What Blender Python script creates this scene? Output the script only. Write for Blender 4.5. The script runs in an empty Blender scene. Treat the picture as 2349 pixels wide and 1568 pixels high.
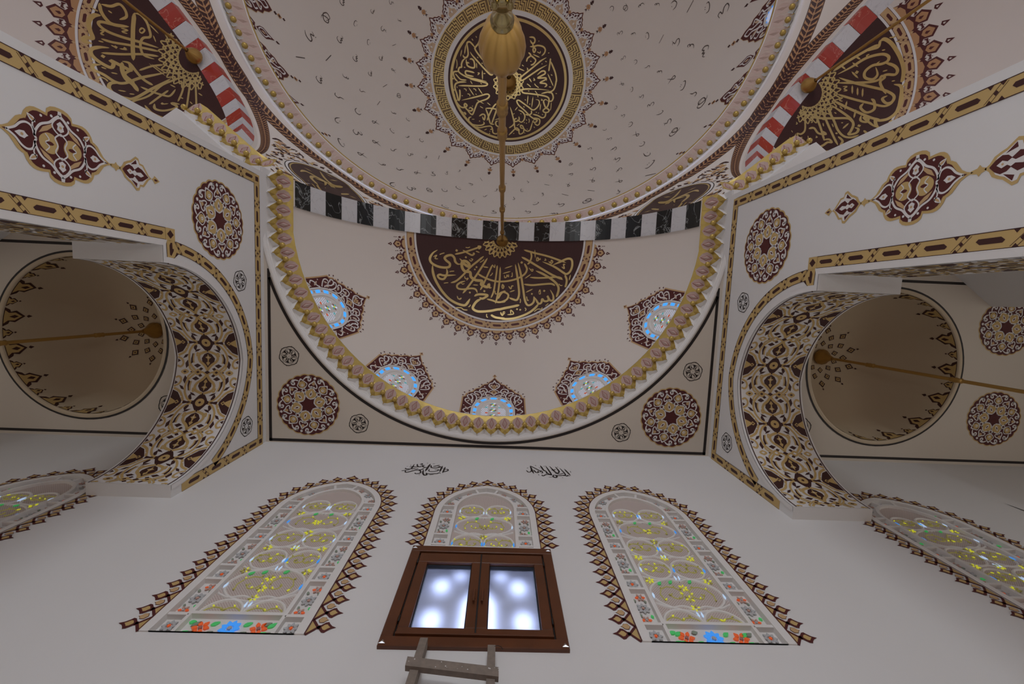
import bpy, bmesh, math, random
from math import pi, sin, cos, radians as rad, sqrt, atan2, hypot
from mathutils import Vector, Matrix
from mathutils.geometry import tessellate_polygon
random.seed(7)
SC = bpy.context.scene
COL = SC.collection
PW, PH, FPX = 2349.0, 1568.0, 967.86

# ------------------------------------------------------------------ camera, world, lights, exposure
CAM = Vector((0.105, 0.0, 1.5))
FW = Vector((0.0270, 0.0943, 0.9952)).normalized()
RT = Vector((0.9988, -0.0422, -0.0232)); RT = (RT - FW * RT.dot(FW)).normalized()
UP = RT.cross(FW).normalized()
cd = bpy.data.cameras.new('camera'); cam = bpy.data.objects.new('camera', cd); COL.objects.link(cam)
cam.matrix_world = Matrix((( RT.x, UP.x, -FW.x, CAM.x), (RT.y, UP.y, -FW.y, CAM.y), (RT.z, UP.z, -FW.z, CAM.z), (0, 0, 0, 1)))
cd.sensor_fit = 'HORIZONTAL'; cd.sensor_width = 36.0; cd.lens = 36.0 * FPX / PW; cd.clip_start = 0.05; cd.clip_end = 200
SC.camera = cam
w = bpy.data.worlds.new('sky'); SC.world = w; w.use_nodes = True
bg = w.node_tree.nodes['Background']; bg.inputs[0].default_value = (0.50, 0.60, 1.0, 1); bg.inputs[1].default_value = 3.4

def area(name, loc, rot, sx, sy, power, col):
    l = bpy.data.lights.new(name, 'AREA'); l.shape = 'RECTANGLE'; l.size = sx; l.size_y = sy; l.energy = power; l.color = col
    o = bpy.data.objects.new(name, l); COL.objects.link(o); o.location = loc; o.rotation_euler = [rad(a) for a in rot]
    return o
# daylight through the tall lower windows behind and beside the photographer
area('rear_window_light', (0, -18.5, 3.2), (90, 0, 0), 12, 4.5, 1330, (0.90, 0.95, 1.0))
area('left_window_light', (-9.6, -4.5, 2.4), (90, 0, -90), 5.0, 3.2, 120, (0.95, 0.97, 1.0))
area('right_window_light', (9.6, -4.5, 2.4), (90, 0, 90), 5.0, 3.2, 150, (0.95, 0.97, 1.0))
area('left_aisle_window_light', (-11.0, .6, 2.6), (90, 0, -90), 2.2, 3.0, 60, (1.0, .93, .84))
area('right_aisle_window_light', (11.0, .6, 2.6), (90, 0, 90), 2.2, 3.0, 75, (1.0, .95, .88))
SC.view_settings.view_transform = 'Standard'; SC.view_settings.look = 'None'
SC.view_settings.exposure = -0.10; SC.view_settings.gamma = 1.0

# ------------------------------------------------------------------ materials
def mat(name, col, rough=0.6, metal=0.0, noise=0.0, nscale=4.0, bump=0.0, bscale=60.0, emit=None, estr=0.0):
    m = bpy.data.materials.new(name); m.use_nodes = True
    nt = m.node_tree; b = nt.nodes['Principled BSDF']
    b.inputs['Base Color'].default_value = (*col, 1); b.inputs['Roughness'].default_value = rough; b.inputs['Metallic'].default_value = metal
    tc = None
    def coords(sc):
        nonlocal tc
        if tc is None: tc = nt.nodes.new('ShaderNodeTexCoord')
        n = nt.nodes.new('ShaderNodeTexNoise'); n.inputs['Scale'].default_value = sc; n.inputs['Detail'].default_value = 4
        nt.links.new(tc.outputs['Object'], n.inputs['Vector']); return n
    if noise:
        n = coords(nscale); mx = nt.nodes.new('ShaderNodeMix'); mx.data_type = 'RGBA'
        mx.inputs['A'].default_value = (*[c * (1 - noise) for c in col], 1); mx.inputs['B'].default_value = (*[min(1, c * (1 + noise)) for c in col], 1)
        nt.links.new(n.outputs['Fac'], mx.inputs['Factor']); nt.links.new(mx.outputs['Result'], b.inputs['Base Color'])
    if bump:
        n = coords(bscale); bp = nt.nodes.new('ShaderNodeBump'); bp.inputs['Strength'].default_value = bump; bp.inputs['Distance'].default_value = 0.02
        nt.links.new(n.outputs['Fac'], bp.inputs['Height']); nt.links.new(bp.outputs['Normal'], b.inputs['Normal'])
    if emit is not None:
        b.inputs['Emission Color'].default_value = (*emit, 1); b.inputs['Emission Strength'].default_value = estr
    return m

def marble(name, base, vein, scale=3.0, dist=6.0, width=0.06, rough=0.25):
    m = bpy.data.materials.new(name); m.use_nodes = True; nt = m.node_tree; b = nt.nodes['Principled BSDF']; b.inputs['Roughness'].default_value = rough
    tc = nt.nodes.new('ShaderNodeTexCoord')
    wv = nt.nodes.new('ShaderNodeTexNoise'); wv.inputs['Scale'].default_value = scale; wv.inputs['Detail'].default_value = 6; wv.inputs['Distortion'].default_value = dist * 0.2
    nt.links.new(tc.outputs['Object'], wv.inputs['Vector'])
    s = nt.nodes.new('ShaderNodeMath'); s.operation = 'SUBTRACT'; s.inputs[1].default_value = 0.5
    a = nt.nodes.new('ShaderNodeMath'); a.operation = 'ABSOLUTE'
    r = nt.nodes.new('ShaderNodeValToRGB'); r.color_ramp.elements[0].position = 0.0; r.color_ramp.elements[0].color = (*vein, 1)
    r.color_ramp.elements[1].position = width; r.color_ramp.elements[1].color = (*base, 1)
    nt.links.new(wv.outputs['Fac'], s.inputs[0]); nt.links.new(s.outputs[0], a.inputs[0]); nt.links.new(a.outputs[0], r.inputs['Fac']); nt.links.new(r.outputs['Color'], b.inputs['Base Color'])
    return m

M = {}
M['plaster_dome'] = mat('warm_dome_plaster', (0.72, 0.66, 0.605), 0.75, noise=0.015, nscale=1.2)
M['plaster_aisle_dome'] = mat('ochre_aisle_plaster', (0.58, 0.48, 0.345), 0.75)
M['plaster'] = mat('white_plaster', (0.73, 0.72, 0.715), 0.75, noise=0.015, nscale=1.2, bump=0.05, bscale=18)
M['plaster_frame'] = mat('plaster_frame', (0.76, 0.74, 0.72), 0.7)
M['cream'] = mat('cream_plaster', (0.66, 0.60, 0.52), 0.75, noise=0.015, nscale=1.5)
M['maroon'] = mat('maroon_paint', (0.082, 0.010, 0.010), 0.6)
M['deep'] = mat('dark_maroon_paint', (0.045, 0.010, 0.008), 0.6)
M['gold'] = mat('gold_leaf', (0.60, 0.45, 0.18), 0.38, metal=0.5, noise=0.15, nscale=3)
M['goldpaint'] = mat('ochre_gold_paint', (0.55, 0.38, 0.15), 0.6)
M['tan'] = mat('tan_paint', (0.55, 0.36, 0.18), 0.65)
M['peach'] = mat('peach_paint', (0.58, 0.42, 0.28), 0.65)
M['orange'] = mat('copper_orange_paint', (0.48, 0.26, 0.12), 0.6)
M['white'] = mat('white_paint', (0.74, 0.72, 0.71), 0.7)
M['black'] = mat('black_paint', (0.015, 0.010, 0.009), 0.6)
M['grey'] = mat('warm_grey_paint', (0.30, 0.24, 0.22), 0.7)
M['blackmarble'] = marble('black_marble', (0.008, 0.010, 0.010), (0.28, 0.30, 0.30), 2.6, 5, 0.014)
M['whitemarble'] = marble('white_marble', (0.66, 0.66, 0.68), (0.52, 0.52, 0.55), 2.6, 9, 0.012)
M['redmarble'] = marble('red_marble', (0.42, 0.045, 0.03), (0.60, 0.22, 0.16), 2.2, 5, 0.012)
M['cgold'] = mat('cornice_gold', (0.52, 0.37, 0.10), 0.36, metal=0.45, noise=0.2, nscale=9)
M['cpink'] = mat('cornice_pink', (0.50, 0.36, 0.32), 0.7)
M['cred'] = mat('cornice_red_line', (0.28, 0.03, 0.03), 0.6)
M['brass'] = mat('brass', (0.50, 0.30, 0.09), 0.36, metal=0.85)
M['bronze'] = mat('polished_antique_brass', (0.45, 0.36, 0.17), 0.22, metal=1.0)
M['carpet'] = mat('carpet', (0.38, 0.22, 0.15), 0.95, noise=0.1, nscale=5)
M['wood'] = mat('walnut_wood', (0.105, 0.032, 0.010), 0.4, noise=0.35, nscale=6)
M['steel'] = mat('steel_corner', (0.6, 0.6, 0.6), 0.3, metal=1)
M['oldwood'] = mat('weathered_wood', (0.22, 0.18, 0.15), 0.85, noise=0.3, nscale=25)
M['darkgap'] = mat('dark_rubber', (0.01, 0.01, 0.01), 0.7)

# ------------------------------------------------------------------ object helpers
def tag(o, label=None, cat=None, group=None, kind=None):
    if label: o['label'] = label
    if cat: o['category'] = cat
    if group: o['group'] = group
    if kind: o['kind'] = kind
    return o

def empty(name, loc=(0, 0, 0), label=None, cat=None, group=None, kind=None):
    o = bpy.data.objects.new(name, None); COL.objects.link(o); o.location = loc; o.empty_display_size = 0.1
    return tag(o, label, cat, group, kind)

def setparent(o, p):
    if p is not None:
        o.parent = p; o.matrix_parent_inverse = Matrix.Identity(4)

ORIG = {}
class MB:
    """collects world-space polygons in several materials; build() links ONE mesh object"""
    def __init__(s): s.v = []; s.f = []; s.m = []; s.mats = []
    def mi(s, m):
        if m not in s.mats: s.mats.append(m)
        return s.mats.index(m)
    def add(s, vs, fs, m):
        k = len(s.v); s.v.extend([tuple(v) for v in vs]); i = s.mi(m)
        for f in fs: s.f.append([k + a for a in f]); s.m.append(i)
    def quad(s, a, b, c, d, m): s.add([a, b, c, d], [(0, 1, 2, 3)], m)
    def box(s, lo, hi, m):
        x0, y0, z0 = lo; x1, y1, z1 = hi
        s.add([(x0,y0,z0),(x1,y0,z0),(x1,y1,z0),(x0,y1,z0),(x0,y0,z1),(x1,y0,z1),(x1,y1,z1),(x0,y1,z1)],
              [(0,3,2,1),(4,5,6,7),(0,1,5,4),(1,2,6,5),(2,3,7,6),(3,0,4,7)], m)
    def tube(s, p0, p1, r0, r1, m, n=12, caps=True):
        p0 = Vector(p0); p1 = Vector(p1); d = (p1 - p0).normalized(); a = d.orthogonal().normalized(); b = d.cross(a)
        vs = []
        for p, r in ((p0, r0), (p1, r1)):
            for i in range(n):
                t = 2 * pi * i / n; vs.append(p + a * (r * cos(t)) + b * (r * sin(t)))
        fs = [(i, (i + 1) % n, n + (i + 1) % n, n + i) for i in range(n)]
        if caps: fs += [tuple(range(n))[::-1], tuple(range(n, 2 * n))]
        s.add(vs, fs, m)
    def lathe(s, cx, cy, prof, m, n=24, a0=0.0, a1=2 * pi, rib=None):
        closed = abs(a1 - a0 - 2 * pi) < 1e-6; k = n if closed else n + 1; vs = []
        for (r, z) in prof:
            for i in range(k):
                t = a0 + (a1 - a0) * i / n; rr = r * (rib(t) if rib else 1); vs.append((cx + rr * cos(t), cy + rr * sin(t), z))
        fs = []
        for j in range(len(prof) - 1):
            for i in range(n):
                i2 = (i + 1) % k if closed else i + 1
                fs.append((j * k + i, j * k + i2, (j + 1) * k + i2, (j + 1) * k + i))
        s.add(vs, fs, m)
    def grid(s, fn, nu, nv, m, us=(0, 1), vs=(0, 1)):
        V = []; F = []
        for j in range(nv + 1):
            for i in range(nu + 1): V.append(fn(us[0] + (us[1] - us[0]) * i / nu, vs[0] + (vs[1] - vs[0]) * j / nv))
        for j in range(nv):
            for i in range(nu): F.append((j * (nu + 1) + i, j * (nu + 1) + i + 1, (j + 1) * (nu + 1) + i + 1, (j + 1) * (nu + 1) + i))
        s.add(V, F, m)
    def build(s, name, parent=None, origin=None, smooth=False, rot=None, **kw):
        me = bpy.data.meshes.new(name)
        og = Vector(origin) if origin is not None else Vector((0, 0, 0))
        if parent is not None and origin is None: og = Vector(ORIG.get(parent.name, (0, 0, 0)))
        me.from_pydata([tuple(Vector(v) - og) for v in s.v], [], s.f); me.update()
        for mm in s.mats: me.materials.append(M[mm] if isinstance(mm, str) else mm)
        me.polygons.foreach_set('material_index', s.m)
        if smooth: me.polygons.foreach_set('use_smooth', [True] * len(me.polygons))
        o = bpy.data.objects.new(name, me); COL.objects.link(o)
        if parent is None: o.location = og
        else:
            setparent(o, parent)
            if origin is not None: o.location = og - Vector(ORIG.get(parent.name, (0, 0, 0)))
        ORIG[o.name] = tuple(og)
        return tag(o, **kw)

def root(name, loc=(0, 0, 0), **kw):
    o = empty(name, loc, **kw); ORIG[o.name] = tuple(loc); return o

def copy_tree(o, parent=None):
    c = o.copy(); COL.objects.link(c)
    if parent is not None: c.parent = parent
    for ch in list(o.children): copy_tree(ch, c)
    return c

# ------------------------------------------------------------------ surfaces: (u, v, lift) -> world point
def plane_surf(o, eu, ev, n):
    o, eu, ev, n = Vector(o), Vector(eu), Vector(ev), Vector(n)
    return lambda u, v, h=0.0: o + eu * u + ev * v + n * h
def sphere_surf(c, R):
    """u,v: metres on the sphere as a polar map from the apex; v towards +Y"""
    c = Vector(c)
    def f(u, v, h=0.0):
        r = hypot(u, v); p = r / R
        if r < 1e-9: return c + Vector((0, 0, R - h))
        return c + Vector((sin(p) * u / r, sin(p) * v / r, cos(p))) * (R - h)
    return f

def tess(loops):
    loops3 = [[Vector((p[0], p[1], 0)) for p in lp] for lp in loops]
    pts = [p for lp in loops3 for p in lp]
    return pts, tessellate_polygon(loops3)

def paint(mb, S, loops, m, h=0.003):
    """flat painted shape (outer loop, holes...) laid on a surface; triangles are split where the surface curves"""
    pts, tr = tess(loops)
    P2 = [(p.x, p.y) for p in pts]; P3 = [S(x, y, h) for x, y in P2]; out = []; cache = {}
    def mid(a, b):
        k = (a, b) if a < b else (b, a)
        if k not in cache:
            P2.append(((P2[a][0] + P2[b][0]) / 2, (P2[a][1] + P2[b][1]) / 2)); P3.append(S(*P2[-1], h))
            cache[k] = (len(P2) - 1, (P3[-1] - (P3[a] + P3[b]) / 2).length)
        return cache[k]
    stack = [(tuple(t), 0) for t in tr]
    while stack:
        (a, b, c), d = stack.pop()
        if d < 9:
            e = [(mid(a, b), a, b, c), (mid(b, c), b, c, a), (mid(c, a), c, a, b)]
            bad = [q for q in e if q[0][1] > .0012]
            if bad:
                q = max(bad, key=lambda q: q[0][1]); m_ = q[0][0]; stack += [((q[1], m_, q[3]), d + 1), ((m_, q[2], q[3]), d + 1)]; continue
        out.append((a, b, c))
    used = sorted(set(i for t in out for i in t)); mp = {u: i for i, u in enumerate(used)}
    mb.add([P3[u] for u in used], [tuple(mp[i] for i in t) for t in out], m)

def smooth_pts(pts, closed=False, k=6):
    n = len(pts); out = []
    rng = range(n if closed else n - 1)
    for i in rng:
        p0 = pts[(i - 1) % n] if closed or i > 0 else pts[i]; p1 = pts[i]; p2 = pts[(i + 1) % n]; p3 = pts[(i + 2) % n] if closed or i + 2 < n else p2
        for j in range(k):
            t = j / k
            out.append(tuple(0.5 * ((2 * b) + (-a + c) * t + (2 * a - 5 * b + 4 * c - d) * t * t + (-a + 3 * b - 3 * c + d) * t ** 3) for a, b, c, d in zip(p0, p1, p2, p3)))
    if not closed: out.append(tuple(pts[-1]))
    return out

def ribbon(mb, S, pts, wid, m, h=0.004, closed=False, ends=None):
    """stroke: pts 2D polyline; wid number or function t->half width"""
    n = len(pts); L = []; R_ = []
    for i, p in enumerate(pts):
        a = pts[(i - 1) % n] if (closed or i > 0) else p; b = pts[(i + 1) % n] if (closed or i < n - 1) else p
        dx, dy = b[0] - a[0], b[1] - a[1]; l = hypot(dx, dy) or 1e-9; nx, ny = -dy / l, dx / l
        t = i / max(1, n - 1); ww = wid(t) if callable(wid) else wid
        L.append((p[0] + nx * ww, p[1] + ny * ww)); R_.append((p[0] - nx * ww, p[1] - ny * ww))
    V = [S(x, y, h) for x, y in L] + [S(x, y, h) for x, y in R_]
    F = [(i, i + 1, n + i + 1, n + i) for i in range(n - 1)]
    if closed: F.append((n - 1, 0, n, 2 * n - 1))
    mb.add(V, F, m)

def taper(w0, a=0.25, b=0.15):
    return lambda t: w0 * min(1, t / a if a else 1) ** 0.7 * min(1, (1 - t) / b if b else 1) ** 0.7 + w0 * 0.06

def circ(cx, cy, r, n=32, a0=0.0, a1=2 * pi):
    return [(cx + r * cos(a0 + (a1 - a0) * i / n), cy + r * sin(a0 + (a1 - a0) * i / n)) for i in range(n)]

def xf(pts, s=1.0, a=0.0, dx=0.0, dy=0.0, mx=False):
    ca, sa = cos(a), sin(a); o = []
    for p in pts:
        x, y = (-p[0] if mx else p[0]) * s, p[1] * s
        o.append((x * ca - y * sa + dx, x * sa + y * ca + dy))
    return o

# ------------------------------------------------------------------ dimensions (metres)
HW = 3.83          # half width of the front bay
YW = 2.55          # front wall
ZC = 8.61          # flat ceiling
YP, YP2 = -1.91, -0.48   # pier
XT = 4.84          # outer face of the arcade walls
FC = Vector((0, -1.53, 8.53)); FR = 3.75       # front semidome
DC = Vector((0, -9.55, 13.5)); DR = 7.65       # main dome
SCX, SCY, SZ, SR, STH, SOFF = 7.5, -5.45, 8.85, 3.5, rad(54.5), 0.385   # side semidomes
AY, AH = 1.05, 1.335                           # arcade arch centre and half span
AZ = {-1: 6.53, 1: 6.45}                       # springing heights

# ================================================================== STRUCTURE
def arch_pts(h, rise, n=16):
    """pointed two-centred arch from (h,0) over (0,rise) to (-h,0)"""
    e = (rise * rise - h * h) / (2 * h); R = h + e
    a1 = atan2(rise, e); right = [(-e + R * cos(a1 * i / n), R * sin(a1 * i / n)) for i in range(n + 1)]
    return right + [(-x, y) for x, y in right[-2::-1]]

def win_outline(hw, zb, zs, rise, n=12, x0=0.0):
    return [(x0 - hw, zb), (x0 + hw, zb)] + [(x0 + x, zs + y) for x, y in arch_pts(hw, rise, n)]

WXC = 1.888; WB = 4.475; WS = 6.40; WH = 0.605; WR = 0.72
WINS = [(-WXC, WB), (0.0, 5.655), (WXC, WB), (-5.48, WB), (5.48, WB)]
DEP = 0.22
# front wall with openings for the plaster windows and the wooden window
S_front = plane_surf((0, YW, 0), (1, 0, 0), (0, 0, 1), (0, -1, 0))
mb = MB()
holes = [win_outline(WH - 0.06, zb + 0.003, WS, WR - 0.065, 10, x) for x, zb in WINS]
bw = [(-0.60, 4.44), (0.60, 4.44), (0.60, 5.54), (-0.60, 5.54)]
outer = [(-11.2, 0), (11.2, 0), (11.2, 8.7), (-11.2, 8.7)]
paint(mb, S_front, [outer] + holes + [bw], 'plaster', 0)
for lp in holes + [bw]:
    n = len(lp)
    for i in range(n):
        a, b = lp[i], lp[(i + 1) % n]
        mb.quad((a[0], YW, a[1]), (b[0], YW, b[1]), (b[0], YW + DEP, b[1]), (a[0], YW + DEP, a[1]), 'plaster')
WALLF = mb.build('wall_front', kind='structure')

# arcade walls (pier + pointed arch) left and right
WALLS = {}
NA = 18
for s in (-1, 1):
    side = 'left' if s < 0 else 'right'
    zs = AZ[s]
    arc = [(AY + x, zs + y) for x, y in arch_pts(AH, 1.46, NA)][::-1]      # from rear to front
    poly = [(YP, 0), (YP2, 0), (YP2, zs)] + arc + [(YW, zs), (YW, ZC + 0.1), (YP, ZC + 0.1)]
    mb = MB()
    for X in (HW, XT):
        Sx = plane_surf((s * X, 0, 0), (0, 1, 0), (0, 0, 1), (-s, 0, 0))
        paint(mb, Sx, [poly], 'plaster', 0)
    edge = [(YP, 0), (YP2, 0), (YP2, zs)] + arc + [(YW, zs)]
    ex = [(YP, ZC + 0.1)] + edge
    for a, b in zip(ex[:-1], ex[1:]):
        mb.quad((s * HW, a[0], a[1]), (s * HW, b[0], b[1]), (s * XT, b[0], b[1]), (s * XT, a[0], a[1]), 'plaster')
    WALLS[s] = mb.build('wall_' + side, kind='structure')

# ---- flat ceiling of the front bay with round opening
S_ceil = plane_surf((0, 0, ZC), (1, 0, 0), (0, 1, 0), (0, 0, -1))
RO = 3.88; CY = -1.51
def clampx(x, lim=3.86): return max(-lim, min(lim, x))
mb = MB()
ya = CY + sqrt(RO * RO - HW * HW); a0 = atan2(ya - CY, HW)
arc = [(RO * cos(a0 + (pi - 2 * a0) * i / 64), CY + RO * sin(a0 + (pi - 2 * a0) * i / 64)) for i in range(65)]
paint(mb, S_ceil, [[(-HW - .05, YW + .05), (HW + .05, YW + .05), (HW + .05, ya)] + arc[1:-1] + [(-HW - .05, ya)]], 'cream', 0)
CEIL = mb.build('ceiling', kind='structure')

# ---- generic bay frames: (centre, tangent, outward normal, R, z0, arch depth)
class Frame:
    def __init__(s, cx, cy, th, R, z0, dep):
        s.c = Vector((cx, cy, 0)); s.n = Vector((sin(th), cos(th), 0)); s.t = Vector((cos(th), -sin(th), 0)); s.R = R; s.z0 = z0; s.dep = dep
    def p(s, t, n, z): return s.c + s.t * t + s.n * n + Vector((0, 0, z))
FRM = Frame(0, -1.53, 0, 3.75, 8.53, 0.45)
RGT = Frame(SCX, SCY, STH, SR, SZ, SOFF)
LFT = Frame(-SCX, SCY, -STH, SR, SZ, SOFF)
def mirror_back(f):
    g = Frame(f.c.x, 2 * DC.y - f.c.y, 0, f.R, f.z0, f.dep); g.n = Vector((f.n.x, -f.n.y, 0)); g.t = Vector((-f.t.x, f.t.y, 0)); return g
BKR, BKL, BCK = mirror_back(RGT), mirror_back(LFT), mirror_back(FRM)
BAYS = [('front', FRM), ('right', RGT), ('left', LFT), ('rear_right', BKR), ('rear_left', BKL), ('rear', BCK)]

SEMI = {}
for nm, f in BAYS:
    # quarter-sphere semidome
    mb = MB()
    def sd(u, v, f=f):
        a = u; p = v                                                   # azimuth around vertical, polar from apex
        return f.p(f.R * sin(p) * cos(a), f.R * sin(p) * sin(a), f.z0 + f.R * cos(p))
    mb.grid(sd, 128, 80, 'plaster_dome', (0, pi), (0.0005, math.acos((9.11 - f.z0) / f.R)))
    SEMI[nm] = mb.build('wall_%s_semidome' % nm, smooth=True, kind='structure')
    if nm != 'front':                                                # bay below: spandrel ceiling and three walls
        mb = MB(); w_ = f.R + 0.12; d_ = f.R + 0.35
        S = lambda u, v, h=0.0, f=f: f.p(u, v, ZC - h)
        arc = [((f.R + .1) * cos(pi * i / 48), (f.R + .1) * sin(pi * i / 48)) for i in range(49)]
        paint(mb, S, [[(-w_, d_), (w_, d_), (w_, 0)] + arc + [(-w_, 0)]], 'cream', 0)
        mb.quad(f.p(-w_, d_, 0), f.p(w_, d_, 0), f.p(w_, d_, ZC), f.p(-w_, d_, ZC), 'plaster')
        for q in (-w_, w_):
            mb.quad(f.p(q, .05, 0), f.p(q, d_, 0), f.p(q, d_, ZC), f.p(q, .05, ZC), 'plaster')
        mb.build('wall_%s_bay' % nm, kind='structure')

# ---- arches: backing, face ring
EXT = 0.45
for nm, f in BAYS:
    mb = MB(); am = math.asin((9.11 - f.z0) / (f.R + .02)); am2 = math.asin((9.11 - f.z0) / (f.R + EXT))
    mb.grid(lambda u, v, f=f: f.p((f.R + .02) * cos(u), v, f.z0 + (f.R + .02) * sin(u)), 60, 1, 'plaster_dome', (am, pi - am), (-f.dep, 0.0))
    mb.grid(lambda u, v, f=f: f.p(v * cos(u), -f.dep, f.z0 + v * sin(u)), 60, 1, 'plaster_dome', (am, pi - am), (f.R + .02, f.R + EXT))
    mb.grid(lambda u, v, f=f: f.p(v * cos(u), 0.0, f.z0 + v * sin(u)), 60, 1, 'plaster_dome', (am, pi - am), (f.R - .0, f.R + .03))
    mb.build('trim_%s_arch' % nm, kind='structure')

# ---- drum edge of the front opening (white moulding) and cornice body
def ringpt(r, a, z, cy=CY, lim=3.86):
    """point on the stilted semicircle: a in [0,pi] arc; a<0 / a>pi: straight ends towards -Y (metres)"""
    if a < 0: return Vector((clampx(r, lim), cy + a, z))
    if a > pi: return Vector((clampx(-r, lim), cy - (a - pi), z))
    return Vector((clampx(r * cos(a), lim), cy + r * sin(a), z))
mb = MB()
prof = [(3.92, 8.608), (3.905, 8.597), (3.885, 8.60), (3.88, 8.62), (3.87, 8.66), (3.885, 8.67), (3.89, 8.72), (3.88, 8.73), (3.88, 9.14)]
As = [-0.47, -0.2] + [pi * i / 96 for i in range(97)] + [pi + 0.2, pi + 0.47]
V = [ringpt(r, a, z, lim=3.85) for (r, z) in prof for a in As]; k = len(As)
mb.add(V, [(j * k + i, j * k + i + 1, (j + 1) * k + i + 1, (j + 1) * k + i) for j in range(len(prof) - 1) for i in range(k - 1)], 'plaster_frame')
prof = [(3.615, 9.10), (3.615, 9.125), (3.76, 9.14)]
V = [ringpt(r, a, z) for (r, z) in prof for a in As]
mb.add(V, [(j * k + i, j * k + i + 1, (j + 1) * k + i + 1, (j + 1) * k + i) for j in range(len(prof) - 1) for i in range(k - 1)], 'plaster_frame')
mb.build('trim_front_drum', kind='structure', smooth=False)

# ---- piers between the bays (hexagonal hall) as simple solid plan polygons up to cornice top
ZT = 9.1
def arch_foot(f, sgn): return f.p(sgn * f.R, -f.dep, 0), f.p(sgn * (f.R + 0.12), 0.0, 0)
mb = MB()
def prism(mb, pts, z0, z1, m):
    n = len(pts)
    mb.add([(p[0], p[1], z0) for p in pts] + [(p[0], p[1], z1) for p in pts],
           [tuple(range(n))[::-1], tuple(range(n, 2 * n))] + [(i, (i + 1) % n, n + (i + 1) % n, n + i) for i in range(n)], m)
PIERS = []
for s in (-1, 1):
    f = RGT if s > 0 else LFT
    a = f.p(-s * f.R, -f.dep, 0)                 # inner foot of the side arch (towards the front bay)
    b = f.p(-s * f.R, 0.6, 0)
    pts = [(s * 3.835, -2.0), (s * 4.15, -2.0), (a.x, a.y), (b.x, b.y), (s * 5.6, -0.9), (s * 4.83, -0.9), (s * 4.83, -1.9), (s * 3.835, -1.9)]
    PIERS.append(pts)
    for z0, z1 in ((8.6, ZT),):
        prism(mb, pts, z0, z1, 'plaster')
    prism(mb, [(x, 2 * DC.y - y) for x, y in pts], 0, ZT, 'plaster')
    # middle piers between right and rear right
    g = BKR if s > 0 else BKL
    a = f.p(s * f.R, -f.dep, 0); b = f.p(s * f.R, 0.6, 0)
    prism(mb, [(a.x, a.y), (b.x, b.y), (b.x, 2 * DC.y - b.y), (a.x, 2 * DC.y - a.y)], 0, ZT, 'plaster')
mb.build('trim_piers', kind='structure')

# ---- pendentives (ruled between arch extrados and the dome ring)
ZR = 12.85; RR = 7.6
def pend_curve():
    """bottom curve by azimuth for the right half: front crown -> right crown"""
    B = []
    f = FRM; ex = f.R + EXT
    th = pi / 2
    while th > 0:
        z = f.z0 + ex * sin(th)
        if z < ZT: break
        p = f.p(ex * cos(th), -f.dep, 0); B.append((p.x, p.y, z)); th -= rad(2)
    f = RGT; ex = f.R + EXT - 0.05; C2_ = []
    th = pi / 2
    while th > 0:
        z = f.z0 + ex * sin(th)
        if z < ZT: break
        p = f.p(-ex * cos(th), -f.dep, 0); C2_.append((p.x, p.y, z)); th -= rad(2)
    C2_ = C2_[::-1]
    a, b = B[-1], C2_[0]
    for i in range(1, 6): B.append(tuple(a[j] + (b[j] - a[j]) * i / 6 for j in range(3)))
    return B + C2_
def pend_curve2():
    B = []
    f = RGT; ex = f.R + EXT - 0.05; th = pi / 2
    while th > 0:
        z = f.z0 + ex * sin(th)
        if z < ZT: break
        p = f.p(ex * cos(th), -f.dep, 0); B.append((p.x, p.y, z)); th -= rad(2)
    C_ = [(x, 2 * DC.y - y, z) for x, y, z in B[::-1]]
    a, b = B[-1], C_[0]
    for i in range(1, 6): B.append(tuple(a[j] + (b[j] - a[j]) * i / 6 for j in range(3)))
    return B + C_
def pend_mesh(mb, B, m, nv=10, sx=1, my=False):
    V = []
    for (x, y, z) in B:
        az = atan2(x, y - DC.y); r0 = hypot(x, y - DC.y)
        for j in range(nv + 1):
            t = j / nv; rr = r0 + (RR - r0) * t; zz = z + (ZR - z) * t
            bl = 0.10 * sin(pi * t) * min(1, (ZR - z) / 3.0); rr += bl
            X = rr * sin(az) * sx; Y = DC.y + rr * cos(az)
            if my: Y = 2 * DC.y - Y
            V.append((X, Y, zz))
    n = len(B)
    mb.add(V, [(i * (nv + 1) + j, (i + 1) * (nv + 1) + j, (i + 1) * (nv + 1) + j + 1, i * (nv + 1) + j + 1) for i in range(n - 1) for j in range(nv)], m)
PB = pend_curve(); PB2 = pend_curve2()
PEND = {}
for s in (-1, 1):
    mb = MB(); pend_mesh(mb, PB, 'plaster_dome', sx=s); PEND[s] = mb.build('wall_pendentive_' + ('left' if s < 0 else 'right'), smooth=True, kind='structure')
mb = MB()
for s in (-1, 1):
    pend_mesh(mb, PB, 'plaster_dome', sx=s, my=True); pend_mesh(mb, PB2, 'plaster_dome', sx=s)
mb.build('wall_pendentives_rear', smooth=True, kind='structure')

# ---- main dome: ring, drum and hemisphere
mb = MB()
mb.lathe(DC.x, DC.y, [(7.60, 12.83), (7.57, 12.86), (7.57, 12.92), (7.60, 12.95), (7.62, 13.0), (7.65, 13.02), (7.65, 13.3), (7.26, 13.50), (7.26, 13.53), (7.66, 13.54)], 'plaster_frame', 180)
mb.build('trim_dome_ring', smooth=False, kind='structure')
mb = MB()
mb.lathe(DC.x, DC.y, [(DR * sin(rad(p)), DC.z + DR * cos(rad(p))) for p in [90 - 1.125 * i for i in range(80)] + [0.05]], 'plaster_dome', 288)
DOME = mb.build('ceiling_main_dome', smooth=True, kind='structure')

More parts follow.
